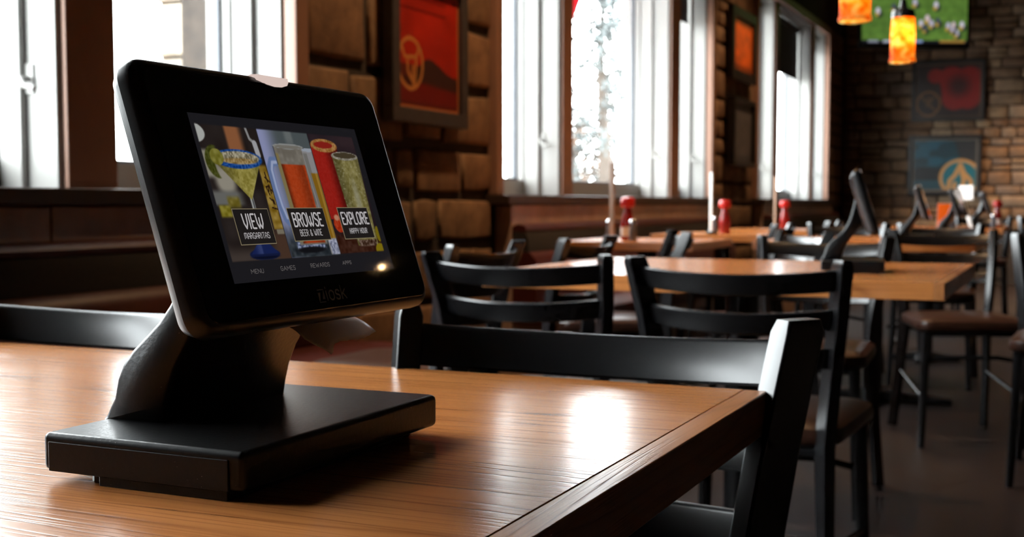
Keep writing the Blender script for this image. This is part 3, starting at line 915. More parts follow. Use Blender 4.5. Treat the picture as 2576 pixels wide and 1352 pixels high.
def paint_screen(nx=330, ny=190):
    u = np.linspace(0, 1, nx + 1)[None, :] * np.ones((ny + 1, 1))
    v = np.linspace(0, 1, ny + 1)[:, None] * np.ones((1, nx + 1))
    sh = u.shape
    img = np.ones(sh + (3,)) * np.array([33, 32, 36.])
    def blend(mask, col):
        nonlocal img
        col = np.asarray(col, float)
        if col.ndim == 1:
            col = col[None, None]
        img = img * (1 - mask[..., None]) + col * mask[..., None]
    n1 = smooth_noise(sh, (40, 70), 3); n2 = smooth_noise(sh, (90, 150), 4); n3 = smooth_noise(sh, (10, 16), 5)
    A = 0.1851 / 0.1053
    def lin(pa, pb):        # signed side of a line in u,v : positive to the right going from a to b upward
        (x0, y0), (x1, y1) = pa, pb
        return (u - (x0 + (x1 - x0) * (v - y0) / (y1 - y0)))
    def ell(cx, cy_, rx, ry, soft=0.06):
        d = np.sqrt(((u - cx) / rx) ** 2 + ((v - cy_) / ry) ** 2)
        return 1 - sst(1 - soft, 1 + soft, d)
    def inside(l, r, b, t, s=0.003):
        return sst(-s, s, u - l) * (1 - sst(-s, s, u - r)) * sst(-s * A, s * A, v - b) * (1 - sst(-s * A, s * A, v - t))
    def seg(pts, w, soft=0.003):
        d = np.full(sh, 9.)
        for (x0, y0), (x1, y1) in zip(pts, pts[1:]):
            px_, py_ = (u - x0), (v - y0) / A
            dx, dy = x1 - x0, (y1 - y0) / A
            t = np.clip((px_ * dx + py_ * dy) / (dx * dx + dy * dy + 1e-12), 0, 1)
            d = np.minimum(d, np.hypot(px_ - t * dx, py_ - t * dy))
        return 1 - sst(w - soft, w + soft, d)
    # ---- left picture: margarita
    P = inside(0.020, 0.343, 0.125, 0.937)
    def b1(m, c): blend(m * P, c)
    b1(np.ones(sh), np.array([40, 33, 31.]) + (n3[..., None] - .5) * 20)
    b1(1 - sst(0.14, 0.24, v), [72, 62, 57])
    b1(sst(.24, .30, u) * (1 - sst(.24, .36, v)), [78, 56, 44])
    b1(ell(-0.005, .885, .064, .062), [186, 188, 184])
    b1(sst(.155, .175, u - (.937 - v) * .0) * (1 - sst(.225, .265, u)) * sst(.74, .80, v), [150, 96, 62])
    b1(seg([(.285, .935), (.292, .87), (.312, .845), (.318, .79)], .006), [150, 150, 150])
    b1(seg([(.314, .84), (.318, .77)], .013), [176, 176, 180])
    b1(sst(.60, .64, v) * (1 - sst(.77, .80, v)) * (1 - sst(.06, .12, u)), [150, 146, 132])
    b1(ell(.10, .60, .05, .09, .4), [158, 152, 138])
    b1(sst(.44, .47, v) * (1 - sst(.52, .56, v)) * (1 - sst(.13, .19, u)), [112, 112, 108])
    # second glass with writing, amber
    g2 = sst(-.004, .004, u - (.30 - .02 * (.70 - v))) * sst(.30, .31, v) * (1 - sst(.69, .72, v))
    b1(g2, np.array([146, 118, 48.]) + (n1[..., None] - .5) * 60)
    b1(sst(.30, .305, u) * (1 - sst(.30, .31, v)) * sst(.27, .28, v), [130, 122, 105])
    for pts in ([(.318, .63), (.34, .60)], [(.325, .66), (.328, .60)], [(.312, .57), (.320, .52)], [(.312, .57), (.326, .575), (.322, .545)], [(.33, .58), (.333, .53)], [(.338, .55), (.342, .54)],
                [(.315, .50), (.325, .485)], [(.328, .49), (.33, .465)], [(.335, .485), (.336, .46)], [(.315, .44), (.343, .43)]):
        b1(seg(pts, .0028, .0015), [40, 22, 15])
    # lime chunks
    b1(inside(.03, .088, .385, .455, .006), np.array([132, 122, 38.]) + (n1[..., None] - .5) * 40)
    b1(inside(.082, .145, .44, .505, .01), np.array([120, 108, 44.]) + (n1[..., None] - .5) * 40)
    # stem and foot
    b1(seg([(.213, .50), (.212, .20)], .009), [170, 172, 170])
    b1(seg([(.216, .50), (.215, .20)], .003), [60, 60, 64])
    b1(ell(.203, .158, .083, .036), [22, 30, 66])
    cone = (1 - sst(-.004, .004, np.abs(u - .206) - (.03 + .05 * (.225 - v) / .07))) * sst(.155, .165, v) * (1 - sst(.225, .235, v))
    b1(cone, np.array([26, 38, 88.]) + 30 * sst(.15, .19, u)[..., None] * (1 - sst(.19, .2, u))[..., None])
    b1(ell(.203, .147, .076, .018, .3) * (1 - sst(.140, .150, v)), [14, 18, 40])
    # bowl
    tt = np.clip((.70 - v) / (.70 - .487), 0, 1)
    cone = sst(-.003, .003, u - (.080 + (.213 - .080) * tt)) * (1 - sst(-.003, .003, u - (.306 - (.306 - .213) * tt))) * sst(.485, .49, v) * (1 - sst(.71, .72, v))
    shade_c = (0.72 + 0.45 * sst(.08, .2, u) - .22 * sst(.24, .30, u))[..., None]
    b1(cone, (np.array([134, 125, 62.]) + (n2[..., None] - .5) * 30 + (n1[..., None] - .5) * 30) * shade_c)
    b1(ell(.198, .737, .132, .060), np.array([30, 76, 150.]) + (n2[..., None] - .5) * 60)
    b1(ell(.200, .745, .116, .040), np.array([150, 142, 118.]) + (n2[..., None] - .5) * 110)
    b1(ell(.205, .725, .09, .018, .3), np.array([158, 132, 84.]) + (n2[..., None] - .5) * 80)
    # lime wedge on the rim
    b1(ell(.078, .715, .052, .10) * (1 - ell(.125, .70, .055, .13, .1)), np.array([70, 74, 26.]) + (n2[..., None] - .5) * 30)
    b1(ell(.088, .745, .034, .05), np.array([128, 124, 52.]) + (n1[..., None] - .5) * 40)
    # ---- middle picture: beer
    P = inside(0.347, 0.652, 0.125, 0.937)
    def b2(m, c): blend(m * P, c)
    k = sst(.36, .47, u)[..., None]
    b2(np.ones(sh), np.array([150, 156, 196.]) * (1 - k) + np.array([82, 90, 92.]) * k)
    b2(sst(.49, .52, u) * (1 - sst(.54, .56, u)) * sst(.8, .9, v), [112, 118, 118])
    b2(1 - sst(.18, .40, v), np.array([52, 58, 64.]) + (n1[..., None] - .5) * 40)
    b2(sst(.395, .40, u) * (1 - sst(.56, .58, u)) * sst(.17, .18, v) * (1 - sst(.215, .225, v)), np.array([120, 130, 160.]) + (n2[..., None] - .5) * 140)
    b2(ell(.48, .168, .09, .02, .3), [22, 22, 26])
    b2(seg([(.415, .735), (.385, .735), (.366, .69), (.362, .56), (.367, .45), (.378, .37), (.395, .345)], .017), [108, 128, 172])
    b2(seg([(.41, .73), (.386, .728), (.373, .68), (.371, .56), (.376, .45), (.386, .375)], .006), [168, 180, 214])
    def body(lt, lb, rt, rb, vt, vb):
        t = (vt - v) / (vt - vb)
        return sst(-.003, .003, u - (lt + (lb - lt) * t)) * (1 - sst(-.003, .003, u - (rt + (rb - rt) * t))) * (1 - sst(-.004, .004, v - vt)) * sst(-.004, .004, v - vb)
    mug = body(.417, .418, .602, .588, .838, .20)
    b2(mug, np.array([124, 118, 108.]) + (n1[..., None] - .5) * 24)
    b2(ell(.509, .838, .092, .018), [150, 152, 150])
    b2(ell(.509, .835, .082, .012), [128, 124, 116])
    beer = body(.432, .438, .584, .576, .720, .21)
    sh_b = (0.55 + 0.6 * sst(.43, .47, u) - .28 * sst(.50, .57, u) + .25 * sst(.565, .578, u))[..., None]
    b2(beer, np.array([158, 58, 24.]) * sh_b + (n2[..., None] - .5) * 12)
    b2(body(.417, .42, .437, .443, .79, .22), np.array([138, 124, 84.]))
    b2(seg([(.417, .83), (.419, .72)], .002), [60, 64, 80])
    tall = body(.588, .596, .70, .70, .822, .13)
    b2(tall, [150, 148, 150])
    b2(ell(.63, .822, .042, .012), [164, 172, 184])
    b2(body(.592, .602, .616, .622, .80, .25), [124, 122, 118])
    amb = body(.608, .616, .70, .70, .668, .235)
    b2(amb, np.array([140, 102, 26.]) + 30 * sst(.63, .64, u)[..., None] * (1 - sst(.642, .65, u))[..., None])
    b2(body(.602, .604, .652, .652, .228, .13), np.array([150, 154, 176.]) + (n2[..., None] - .5) * 110)
    # ---- right picture: red and clear drinks
    P = inside(0.656, 0.962, 0.130, 0.937)
    def b3(m, c): blend(m * P, c)
    b3(np.ones(sh), np.array([42, 31, 36.]) + (n3[..., None] - .5) * 16)
    b3(sst(.78, .88, u) * sst(.80, .9, v), np.array([54, 40, 44.]))
    b3(1 - sst(.22, .30, v), np.array([62, 34, 24.]) + (n1[..., None] - .5) * 26)
    red = body(.64, .655, .832, .80, .868, .36)
    sh_r = (1.02 - .5 * sst(.72, .80, u))[..., None]
    b3(red, np.array([160, 34, 26.]) * sh_r + (n2[..., None] - .5) * 10)
    b3(ell(.745, .862, .088, .046), np.array([166, 116, 62.]) + (n2[..., None] - .5) * 60)
    b3(ell(.742, .866, .062, .024), [146, 36, 28])
    b3(ell(.700, .325, .034, .055), np.array([176, 54, 24.]) + (n2[..., None] - .5) * 40)
    b3(ell(.694, .37, .016, .02, .3), [200, 140, 110])
    clr = body(.780, .792, .962, .935, .797, .175)
    sh_c = (0.82 + .3 * sst(.79, .86, u) - .25 * sst(.92, .96, u))[..., None]
    b3(clr, (np.array([120, 112, 66.]) + (n2[..., None] - .5) * 26 + (n1[..., None] - .5) * 30) * sh_c)
    b3(ell(.88, .50, .018, .12, .8) * .6, [160, 158, 140])
    b3(clr * sst(.80, .92, n2) * .6, [166, 162, 132])
    b3(ell(.870, .797, .093, .030), np.array([158, 152, 138.]) + (n2[..., None] - .5) * 80)
    b3(ell(.872, .802, .080, .020), [74, 64, 46])
    b3(body(.80, .805, .93, .925, .215, .17), np.array([92, 70, 58.]) + (n2[..., None] - .5) * 110)
    b3(ell(.955, .25, .016, .055), np.array([128, 112, 22.]))
    b3(ell(.945, .135, .036, .05), np.array([140, 122, 20.]))
    return img

def make_kiosk():
    r = empty('tablet_kiosk')      # origin: centre of the base on the table; screen faces +x, width along y
    X0, X1, Y0, Y1 = -0.0755, 0.0755, -0.117, 0.117
    # base housing
    boxo('base', (X0, Y0, 0.006), (X1, Y1, 0.0295), M['plastic'], r, 0.0040, 3)
    boxo('end_cover', (X0 + 0.006, Y0 - 0.0012, 0.0062), (X1 - 0.010, Y0 + 0.001, 0.0245), M['plastic'], r, 0.0006)
    boxo('end_cover', (X0 + 0.006, Y1 - 0.001, 0.0062), (X1 - 0.010, Y1 + 0.0012, 0.0245), M['plastic'], r, 0.0006)
    boxo('bottom_plate', (X0 + 0.044, Y0 + 0.0008, 0.0), (X1 - 0.012, Y1 - 0.03, 0.0062), M['plastic'], r, 0.0008)
    for x, y in ((X0 + 0.037, Y0 + 0.012), (X0 + 0.037, Y1 - 0.02), (X1 - 0.02, Y1 - 0.018)):
        MB().lathe([(0.0055, 0.0), (0.0062, 0.001), (0.0062, 0.0063)], (x, y, 0), 14).build('rubber_foot', M['black_metal'], r)
    # neck: side profile swept across the width
    back = [(-0.0790, 0.0285), (-0.0762, 0.0315), (-0.0735, 0.0365), (-0.0695, 0.043), (-0.0665, 0.0555), (-0.0615, 0.066), (-0.053, 0.076), (-0.042, 0.0855), (-0.0315, 0.095), (-0.0225, 0.106), (-0.0140, 0.120), (-0.0075, 0.138), (-0.002, 0.160), (0.003, 0.186), (0.004, 0.192)]
    front = [(0.010, 0.192), (0.0135, 0.175), (0.018, 0.150), (0.020, 0.128), (0.014, 0.110), (0.004, 0.096), (-0.008, 0.081), (-0.0175, 0.066), (-0.0235, 0.052), (-0.0265, 0.040), (-0.0285, 0.0285)]
    prof = back + front
    def nring(y, ins):
        out_ = []
        for i, (x, z) in enumerate(prof):
            a, b = Vector(prof[i - 1]), Vector(prof[(i + 1) % len(prof)])
            t = (b - a).normalized()
            end = i in (0, len(prof) - 1)
            out_.append((x + (ins if i == 0 else -ins if end else t.y * ins), y, z if end else z - t.x * ins))      # profile runs clockwise: inward is to the right
        return out_
    MB().loft([nring(-0.062, 0.0035), nring(-0.0605, 0.0012), nring(-0.058, 0), nring(0.070, 0), nring(0.0725, 0.0012), nring(0.074, 0.0035)]).build('neck', M['plastic'], r, smooth=35)
    # tablet: local plane with x = across (+Y), y = up the face, z = out of the screen
    tilt = 0.3125
    ux, vx, nx_ = Vector((0, 1, 0)), Vector((-math.sin(tilt), 0, math.cos(tilt))), Vector((math.cos(tilt), 0, math.sin(tilt)))
    mat = Matrix((ux, vx, nx_)).transposed().to_4x4()
    mat.translation = Vector((0.0385, 0.0, 0.1736))
    def place(o):
        o.matrix_local = mat
        return o
    TW, TH = 0.2655, 0.1665
    dv = 0.0018
    def slab(levels, rad):
        rings = []
        for ins, z in levels:
            rings.append([(x, y + dv, z) for x, y in rrect(TW - 2 * ins, TH - 2 * ins, max(0.002, rad - ins), 7)])
        return MB().loft(rings)
    place(slab([(0.0, -0.0125), (0.0, -0.0068), (0.0008, -0.0040), (0.0030, -0.0012), (0.0058, 0.0)], 0.014).build('front_shell', M['plastic_side'], r, smooth=30))
    place(slab([(0.030, -0.0315), (0.016, -0.0290), (0.0048, -0.0205), (0.0018, -0.0150), (0.0012, -0.0126)], 0.014).build('back_shell', M['plastic_side'], r, smooth=30))
    place(MB().loft([[(x, y + dv, 0.00005) for x, y in rrect(TW - 0.0124, TH - 0.0124, 0.009, 6)], [(x, y + dv, 0.0005) for x, y in rrect(TW - 0.0132, TH - 0.0132, 0.009, 6)]]).build('glass_front', M['bezel'], r, smooth=30))
    # white lens wrapping the top edge, with an even glow put into its material
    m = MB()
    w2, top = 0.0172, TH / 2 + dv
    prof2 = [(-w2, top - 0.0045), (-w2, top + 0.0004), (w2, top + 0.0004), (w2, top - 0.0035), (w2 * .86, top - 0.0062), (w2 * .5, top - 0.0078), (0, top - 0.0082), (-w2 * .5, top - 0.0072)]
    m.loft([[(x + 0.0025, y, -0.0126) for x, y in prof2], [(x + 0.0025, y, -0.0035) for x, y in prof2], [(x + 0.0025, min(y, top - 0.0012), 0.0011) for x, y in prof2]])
    place(m.build('top_lens', M['lens'], r, smooth=40))
    # card reader lip on the right edge
    m = MB()
    m.loft([[(TW / 2 - 0.004, 0.004, z), (TW / 2 + 0.002, 0.007, z), (TW / 2 + 0.0036, 0.014, z), (TW / 2 + 0.002, 0.021, z), (TW / 2 - 0.004, 0.024, z)] for z in (-0.024, -0.010)])
    place(m.build('card_reader', M['plastic'], r, smooth=40))
    # display and what it shows
    LW, LH = 0.1851, 0.1053
    scr = place(painted('screen', LW, LH, 330, 190, paint_screen(), M['screen'], r))
    scr.matrix_local = mat @ Matrix.Translation((-0.0036, -0.0005, 0.0007))
    U = lambda a: (a - 0.5) * LW
    V = lambda a: (a - 0.5) * LH
    def frect(name, a0, a1, b0, b1, mat_, z):
        me = bpy.data.meshes.new(name)
        me.from_pydata([(U(a0), V(b0), z), (U(a1), V(b0), z), (U(a1), V(b1), z), (U(a0), V(b1), z)], [], [(0, 1, 2, 3)])
        return finish(name, me, mat_, scr)
    for (a0, a1, b0, b1, big, bu, small, su, dz) in (
            (0.087, 0.282, 0.217, 0.435, 'VIEW', (.130, .236, .315, .400), 'MARGARITAS', (.117, .253, .254, .288), 0),
            (0.391, 0.619, 0.224, 0.438, 'BROWSE', (.414, .591, .319, .402), 'BEER & WINE', (.435, .569, .257, .296), 0),
            (0.711, 0.923, 0.222, 0.439, 'EXPLORE', (.727, .908, .324, .402), 'HAPPY HOUR', (.757, .879, .260, .294), 0)):
        t = 0.0026
        frect('label_border', a0, a1, b0, b1, M['letter_line'], 0.00012)
        frect('label_box', a0 + t, a1 - t, b0 + t * 1.76, b1 - t * 1.76, M['letter_box'], 0.00022)
        lettering('lettering', big, U(bu[0]), U(bu[1]), V(bu[2]), V(bu[3]), 0.00118, M['letter'], scr, 0.00032)
        lettering('lettering', small, U(su[0]), U(su[1]), V(su[2]), V(su[3]), 0.00042, M['letter'], scr, 0.00032)
    for txt, a0, a1, b0, b1 in (('MENU', .101, .167, .049, .073), ('GAMES', .265, .348, .052, .077), ('REWARDS', .443, .561, .055, .079), ('APPS', .648, .706, .058, .079)):
        lettering('lettering', txt, U(a0), U(a1), V(b0), V(b1), 0.00042, M['letter_dim'], scr, 0.00012, True)
    # maker's mark under the display: a Z cut out of a square, then the rest of the word
    m = MB()
    a0, a1, b0, b1 = U(.437), U(.476), V(-.166), V(-.088)
    z = 0.00012
    sq = [(a0, b0), (a1, b0), (a1, b1), (a0, b1)]
    wl = 0.0007
    for (p, q) in (((a0, b1), (a1, b1)), ((a0, b0), (a1, b0))):
        m.add([(p[0], p[1] - wl / 2, z), (q[0], q[1] - wl / 2, z), (q[0], q[1] + wl / 2, z), (p[0], p[1] + wl / 2, z)], [(0, 1, 2, 3)])
    hh = b1 - b0
    m.add([(a0, b0, z), (a0, b1 - hh * .22, z), (a0 + (a1 - a0) * .42, b1 - hh * .22, z), (a0 + (a1 - a0) * .12, b0 + hh * .12, z)], [(3, 2, 1, 0)])
    m.add([(a1, b1, z), (a1, b0 + hh * .22, z), (a1 - (a1 - a0) * .42, b0 + hh * .22, z), (a1 - (a1 - a0) * .12, b1 - hh * .12, z)], [(0, 1, 2, 3)])
    me = bpy.data.meshes.new('maker_mark')
    me.from_pydata(m.v, [], m.f)
    finish('maker_mark', me, M['logo'], scr)
    lettering('maker_mark', 'iosk', U(.486), U(.612), V(-.158), V(-.075), 0.0011, M['logo'], scr, 0.00012)
    return r
KX, KY = -0.4955, 0.676
K0 = make_kiosk()
K0.location = (KX, KY, 0.76)
tag(K0, 'large black tablet kiosk with a lit drinks menu on the foreground table', 'kiosk', 'tabletop ordering kiosks')
for (x, y, rz, lab) in ((-0.490, 3.16, 8, 'black tablet kiosk seen edge-on on the second table'),
                        (-0.63, 5.86, 4, 'black tablet kiosk seen edge-on on the third table, in front of the teal poster'),
                        (-0.60, 7.45, -6, 'small distant kiosk behind the white flyer'),
                        (-0.57, 9.35, 10, 'farthest kiosk, right of the white flyer')):
    k = copy_tree(K0)
    k.location = (x, y, 0.76)
    k.rotation_euler = (0, 0, math.radians(rz))
    tag(k, lab, 'kiosk', 'tabletop ordering kiosks')

# torn receipt hanging from the printer slot under the tablet
m = MB()
edge = [0.0, .20, .43, .62, 1.0, .90, .66, .52, .50, .46, .52, .54, .52, .60, .64, .62, .66, .60, .58, .50, .44, .40]
nu, nv = len(edge) - 1, 7
vs, fs = [], []
for k, e in enumerate(edge):
    s = k / nu
    y = KY - 0.004 + 0.080 * s
    for j in range(nv + 1):
        t = j / nv
        L = 0.016 + 0.012 * e + 0.003 * s
        x = -0.468 + L * t * 0.86
        zc = 0.8490 - 0.017 * (t ** 1.7) * (0.35 + 0.75 * e * (1 - 0.55 * s)) - 0.002 * t
        vs.append((x, y, zc))
for k in range(nu):
    for j in range(nv):
        a = k * (nv + 1) + j
        fs.append((a, a + 1, a + nv + 2, a + nv + 1))
me = bpy.data.meshes.new('receipt')
me.from_pydata(vs, [], fs)
o = finish('receipt', me, M['receipt'], smooth=60)
md = o.modifiers.new('thickness', 'SOLIDIFY'); md.thickness = 0.0002
tag(o, 'torn paper receipt hanging under the large kiosk\'s tablet', 'receipt')

# ------------------------------------------------------------------ condiments and menu boards
def ketchup(x, y, lab, h=0.19, label_band=True):
    r = empty('ketchup_bottle', (x, y, 0.76))
    k = h / 0.19
    MB().lathe([(0.028, 0.0), (0.031, 0.004), (0.032, 0.06 * k), (0.028, 0.09 * k), (0.019, 0.125 * k), (0.017, 0.148 * k)], n=20).build('bottle', M['ketchup'], r, smooth=45)
    if label_band:
        MB().lathe([(0.0325, 0.018 * k), (0.0327, 0.058 * k)], n=20, cap=False).build('label', M['label_white'], r, smooth=45)
    MB().lathe([(0.021, 0.143 * k), (0.031, 0.147 * k), (0.033, 0.155 * k), (0.033, 0.176 * k), (0.027, 0.187 * k), (0.012, 0.19 * k)], n=20).build('cap', M['red_plastic'], r, smooth=45)
    tag(r, lab, 'ketchup bottle', 'ketchup bottles')
ketchup(-1.86, 5.40, 'red-capped ketchup bottle beside the tan menu board', 0.20)
ketchup(-1.765, 6.80, 'red ketchup bottle in front of the stone between the windows', 0.19, False)
ketchup(-1.68, 8.0, 'red ketchup bottle below the farthest window', 0.19, False)
ketchup(-0.47, 9.62, 'ketchup bottle with a white label near the end wall', 0.19)

def shaker(x, y, lab):
    r = empty('shaker', (x, y, 0.76))
    MB().lathe([(0.018, 0), (0.02, 0.004), (0.016, 0.06), (0.0145, 0.075)], n=16).build('jar', M['gasket'], r, smooth=45)
    MB().lathe([(0.0165, 0.074), (0.0175, 0.08), (0.015, 0.092), (0.006, 0.099)], n=16).build('cap', M['chrome'], r, smooth=60)
    tag(r, lab, 'shaker', 'salt and pepper shakers')
shaker(-1.90, 5.27, 'chrome-topped shaker just right of the tan menu board')
shaker(-1.80, 5.30, 'chrome-topped shaker under the first ketchup bottle')
shaker(-1.79, 6.68, 'chrome-topped shaker beside the middle ketchup bottle')
shaker(-0.62, 7.62, 'bright shaker at the small distant kiosk')
shaker(-0.47, 9.10, 'bright shaker under the white-labelled ketchup bottle')

def board(x, y, w, h, rz, mat, lab, cat='menu board'):
    r = empty('menu_board', (x, y, 0.76), math.radians(rz))
    boxo('holder', (-w / 2 - 0.006, -0.02, 0), (w / 2 + 0.006, 0.02, 0.016), M['black_metal'], r, 0.003)
    boxo('card', (-w / 2, -0.004, 0.012), (w / 2, 0.004, h), mat, r, 0.001)
    tag(r, lab, cat)
board(-1.865, 5.20, 0.034, 0.355, -35, M['tan_board'], 'tall tan menu board standing against the middle window')
board(-1.79, 6.60, 0.022, 0.34, -38, M['label_white'], 'narrow white menu card standing before the stone between the windows')
board(-1.70, 7.80, 0.014, 0.34, -35, M['tan_board'], 'thin brown menu card standing before the farthest window')
# white flyer leaning by the fourth-row kiosk
r = empty('flyer_stand', (-0.53, 7.66, 0.76), math.radians(-42))
boxo('holder', (-0.05, -0.02, 0), (0.05, 0.02, 0.014), M['black_metal'], r, 0.003)
MB().loft([[(0.03 + a, b, 0.012) for a, b in ((-.012, -.003), (.012, -.003), (.012, .003), (-.012, .003))], [(-0.06 + a, b, 0.20) for a, b in ((-.016, -.003), (.016, -.003), (.016, .003), (-.016, .003))]]).build('stem', M['label_white'], r)
boxo('card', (-0.085, -0.003, 0.19), (0.03, 0.003, 0.275), M['label_white'], r, 0.001)
tag(r, 'small white flyer on a slanted stand before the teal poster', 'flyer')
r = empty('table_tent', (-0.69, 7.96, 0.76), math.radians(10))
nx, ny = 16, 20
yy = np.linspace(0, 1, ny + 1)[:, None] * np.ones((1, nx + 1)); xx = np.linspace(0, 1, nx + 1)[None] * np.ones((ny + 1, 1))
img = np.array([235, 110, 20.]) * np.ones((ny + 1, nx + 1, 1))
mk = sst(.1, .3, xx - .55) * (1 - sst(.0, .12, np.abs(yy - .5) - .25))
img = img * (1 - mk[..., None]) + np.array([205, 185, 225.]) * mk[..., None]
boxo('card', (-0.045, -0.002, 0), (0.045, 0.004, 0.17), M['label_white'], r)
o = painted('print', 0.088, 0.166, nx, ny, img, M['print'], r)
o.location = (0, -0.0024, 0.085); o.rotation_euler = (math.radians(90), 0, 0)
tag(r, 'orange and lilac table tent card left of the white flyer', 'table tent')

# ------------------------------------------------------------------ posters
def poster(name, w, h, rgb_fn, loc, rot, frame_mat, border, depth, lab, nx=110, mat_board=None):
    r = empty(name, loc)
    r.rotation_euler = rot          # local x across, y up, z off the wall ; origin at the centre of the back
    ny = int(nx * h / w)
    yy = np.linspace(0, 1, ny + 1)[:, None] * np.ones((1, nx + 1)); xx = np.linspace(0, 1, nx + 1)[None] * np.ones((ny + 1, 1))
    for p, q in (((-w / 2, -h / 2, 0), (w / 2, -h / 2 + border, depth)), ((-w / 2, h / 2 - border, 0), (w / 2, h / 2, depth)),
                 ((-w / 2, -h / 2 + border, 0), (-w / 2 + border, h / 2 - border, depth)), ((w / 2 - border, -h / 2 + border, 0), (w / 2, h / 2 - border, depth))):
        boxo('frame', p, q, frame_mat, r, 0.004)
    boxo('backing', (-w / 2 + border * .9, -h / 2 + border * .9, 0.002), (w / 2 - border * .9, h / 2 - border * .9, depth * .6), M['frame_black'], r)
    iw, ih = w - 2 * border, h - 2 * border
    o = painted('print', iw, ih, nx, ny, rgb_fn(xx, yy, ih / iw), M['print'], r)
    o.location = (0, 0, depth * .62)
    tag(r, lab, 'poster', 'framed posters')
    return r

def ring_mask(x, y, cx, cy_, rx, ry, t):
    d = np.sqrt(((x - cx) / rx) ** 2 + ((y - cy_) / ry) ** 2)
    return sst(1 - t - .03, 1 - t, d) * (1 - sst(1, 1.03, d)), 1 - sst(1 - t, 1 - t + .02, d)

def stroke(x, y, pts, w, asp):
    d = np.full(x.shape, 9.)
    for (x0, y0), (x1, y1) in zip(pts, pts[1:]):
        px_, py_ = x - x0, (y - y0) * asp
        dx, dy = x1 - x0, (y1 - y0) * asp
        t = np.clip((px_ * dx + py_ * dy) / (dx * dx + dy * dy + 1e-9), 0, 1)
        d = np.minimum(d, np.hypot(px_ - t * dx, py_ - t * dy))
    return 1 - sst(w * .8, w * 1.2, d)

def art_red(x, y, asp):
    img = np.array([176, 40, 24.]) * np.ones(x.shape + (1,))
    def bl(m, c):
        nonlocal img
        img = img * (1 - m[..., None]) + np.array(c, float) * m[..., None]
    n = smooth_noise(x.shape, (8, 6), 21)
    img = img * (0.9 + .2 * n[..., None])
    bl((1 - sst(.0, .02, np.abs(x - .42) - .35)) * (1 - sst(.0, .01, np.abs(y - .90) - .004)), [110, 18, 14])
    bl((1 - sst(.0, .02, np.abs(x - .42) - .35)) * (1 - sst(.0, .01, np.abs(y - .80) - .004)), [110, 18, 14])
    ridge = .26 + .16 * sst(.2, .5, x) - .12 * sst(.5, .95, x) + .05 * (n - .5)
    bl(1 - sst(-.01, .01, y - ridge), [66, 40, 36])
    bl(1 - sst(-.02, .02, y - (.18 + .06 * (1 - x))), [118, 28, 24])
    bl((1 - sst(-.01, .02, y - .05)), [100, 32, 24])
    rm, im = ring_mask(x, y, .21, .36, .20, .215, .13)
    bl(im * (1 - sst(.34, .36, y)) * .6, [48, 32, 28])
    bl(rm, [196, 130, 70])
    for p in ([(.07, .60), (.12, .52), (.30, .53), (.34, .60)], [(.16, .52), (.17, .42), (.24, .36), (.27, .32)], [(.24, .36), (.25, .46)], [(.30, .53), (.29, .42), (.27, .33)]):
        p = [(a, .36 + (b - .48) * 1.16) for a, b in p]
        bl(stroke(x, y, p, .015, asp), [196, 130, 70])
    bd = np.minimum(np.minimum(x, 1 - x), np.minimum(y, 1 - y) * asp)
    bl(1 - sst(.018, .026, bd), [186, 110, 62])
    return img

def art_plain(base):
    def f(x, y, asp):
        n = smooth_noise(x.shape, (9, 6), 31)
        img = np.array(base, float) * (0.85 + .3 * n[..., None])
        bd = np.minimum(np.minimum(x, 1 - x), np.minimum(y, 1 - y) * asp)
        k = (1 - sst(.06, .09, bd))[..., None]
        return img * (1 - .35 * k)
    return f

def art_flower(x, y, asp):
    img = np.array([40, 26, 22.]) * np.ones(x.shape + (1,))
    def bl(m, c):
        nonlocal img
        img = img * (1 - m[..., None]) + np.array(c, float) * m[..., None]
    for cx, cy_, r in ((.66, .55, .27), (.82, .68, .22), (.80, .40, .22), (.55, .72, .20), (.30, .78, .12), (.60, .36, .2)):
        bl(1 - sst(r * .9, r * 1.1, np.hypot(x - cx, (y - cy_) * asp)), [176, 30, 28])
    bl(1 - sst(.03, .26, np.hypot(x - .66, (y - .58) * asp)), [70, 14, 16])
    rm, im = ring_mask(x, y, .20, .26, .19, .24, .14)
    bl(rm, [150, 104, 62])
    for p in ([(.10, .38), (.30, .14)], [(.28, .38), (.18, .22)], [(.20, .38), (.22, .30)]):
        bl(stroke(x, y, p, .02, asp), [120, 84, 50])
    bd = np.minimum(np.minimum(x, 1 - x), np.minimum(y, 1 - y) * asp)
    bl(1 - sst(.012, .02, bd), [120, 86, 60])
    return img * 0.72

def art_teal(x, y, asp):
    img = np.array([22, 92, 112.]) * np.ones(x.shape + (1,))
    def bl(m, c):
        nonlocal img
        img = img * (1 - m[..., None]) + np.array(c, float) * m[..., None]
    n = smooth_noise(x.shape, (7, 6), 41)
    bl(sst(.45, .7, n), [18, 60, 72])
    bl(1 - sst(-.01, .01, (y - .47) + .1 * (n - .5)), [28, 34, 36])
    bl(sst(-.01, .01, x - (.66 + .25 * (.9 - y))) * sst(.47, .5, y), [44, 46, 48])
    bl(1 - sst(.0, .02, y - .20), [26, 74, 88])
    rm, im = ring_mask(x, y, .74, .25, .32, .36, .14)
    bl(im, [26, 116, 132])
    bl(rm, [214, 160, 96])
    for p in ([(.56, .02), (.58, .20), (.66, .30), (.74, .50)], [(.74, .50), (.80, .34), (.90, .20), (.92, .02)], [(.64, .02), (.66, .14)], [(.76, .36), (.80, .22), (.78, .10)]):
        bl(stroke(x, y, p, .032, asp), [214, 160, 96])
    bd = np.minimum(np.minimum(x, 1 - x), np.minimum(y, 1 - y) * asp)
    bl(1 - sst(.02, .03, bd), [120, 110, 96])
    return img * 0.8

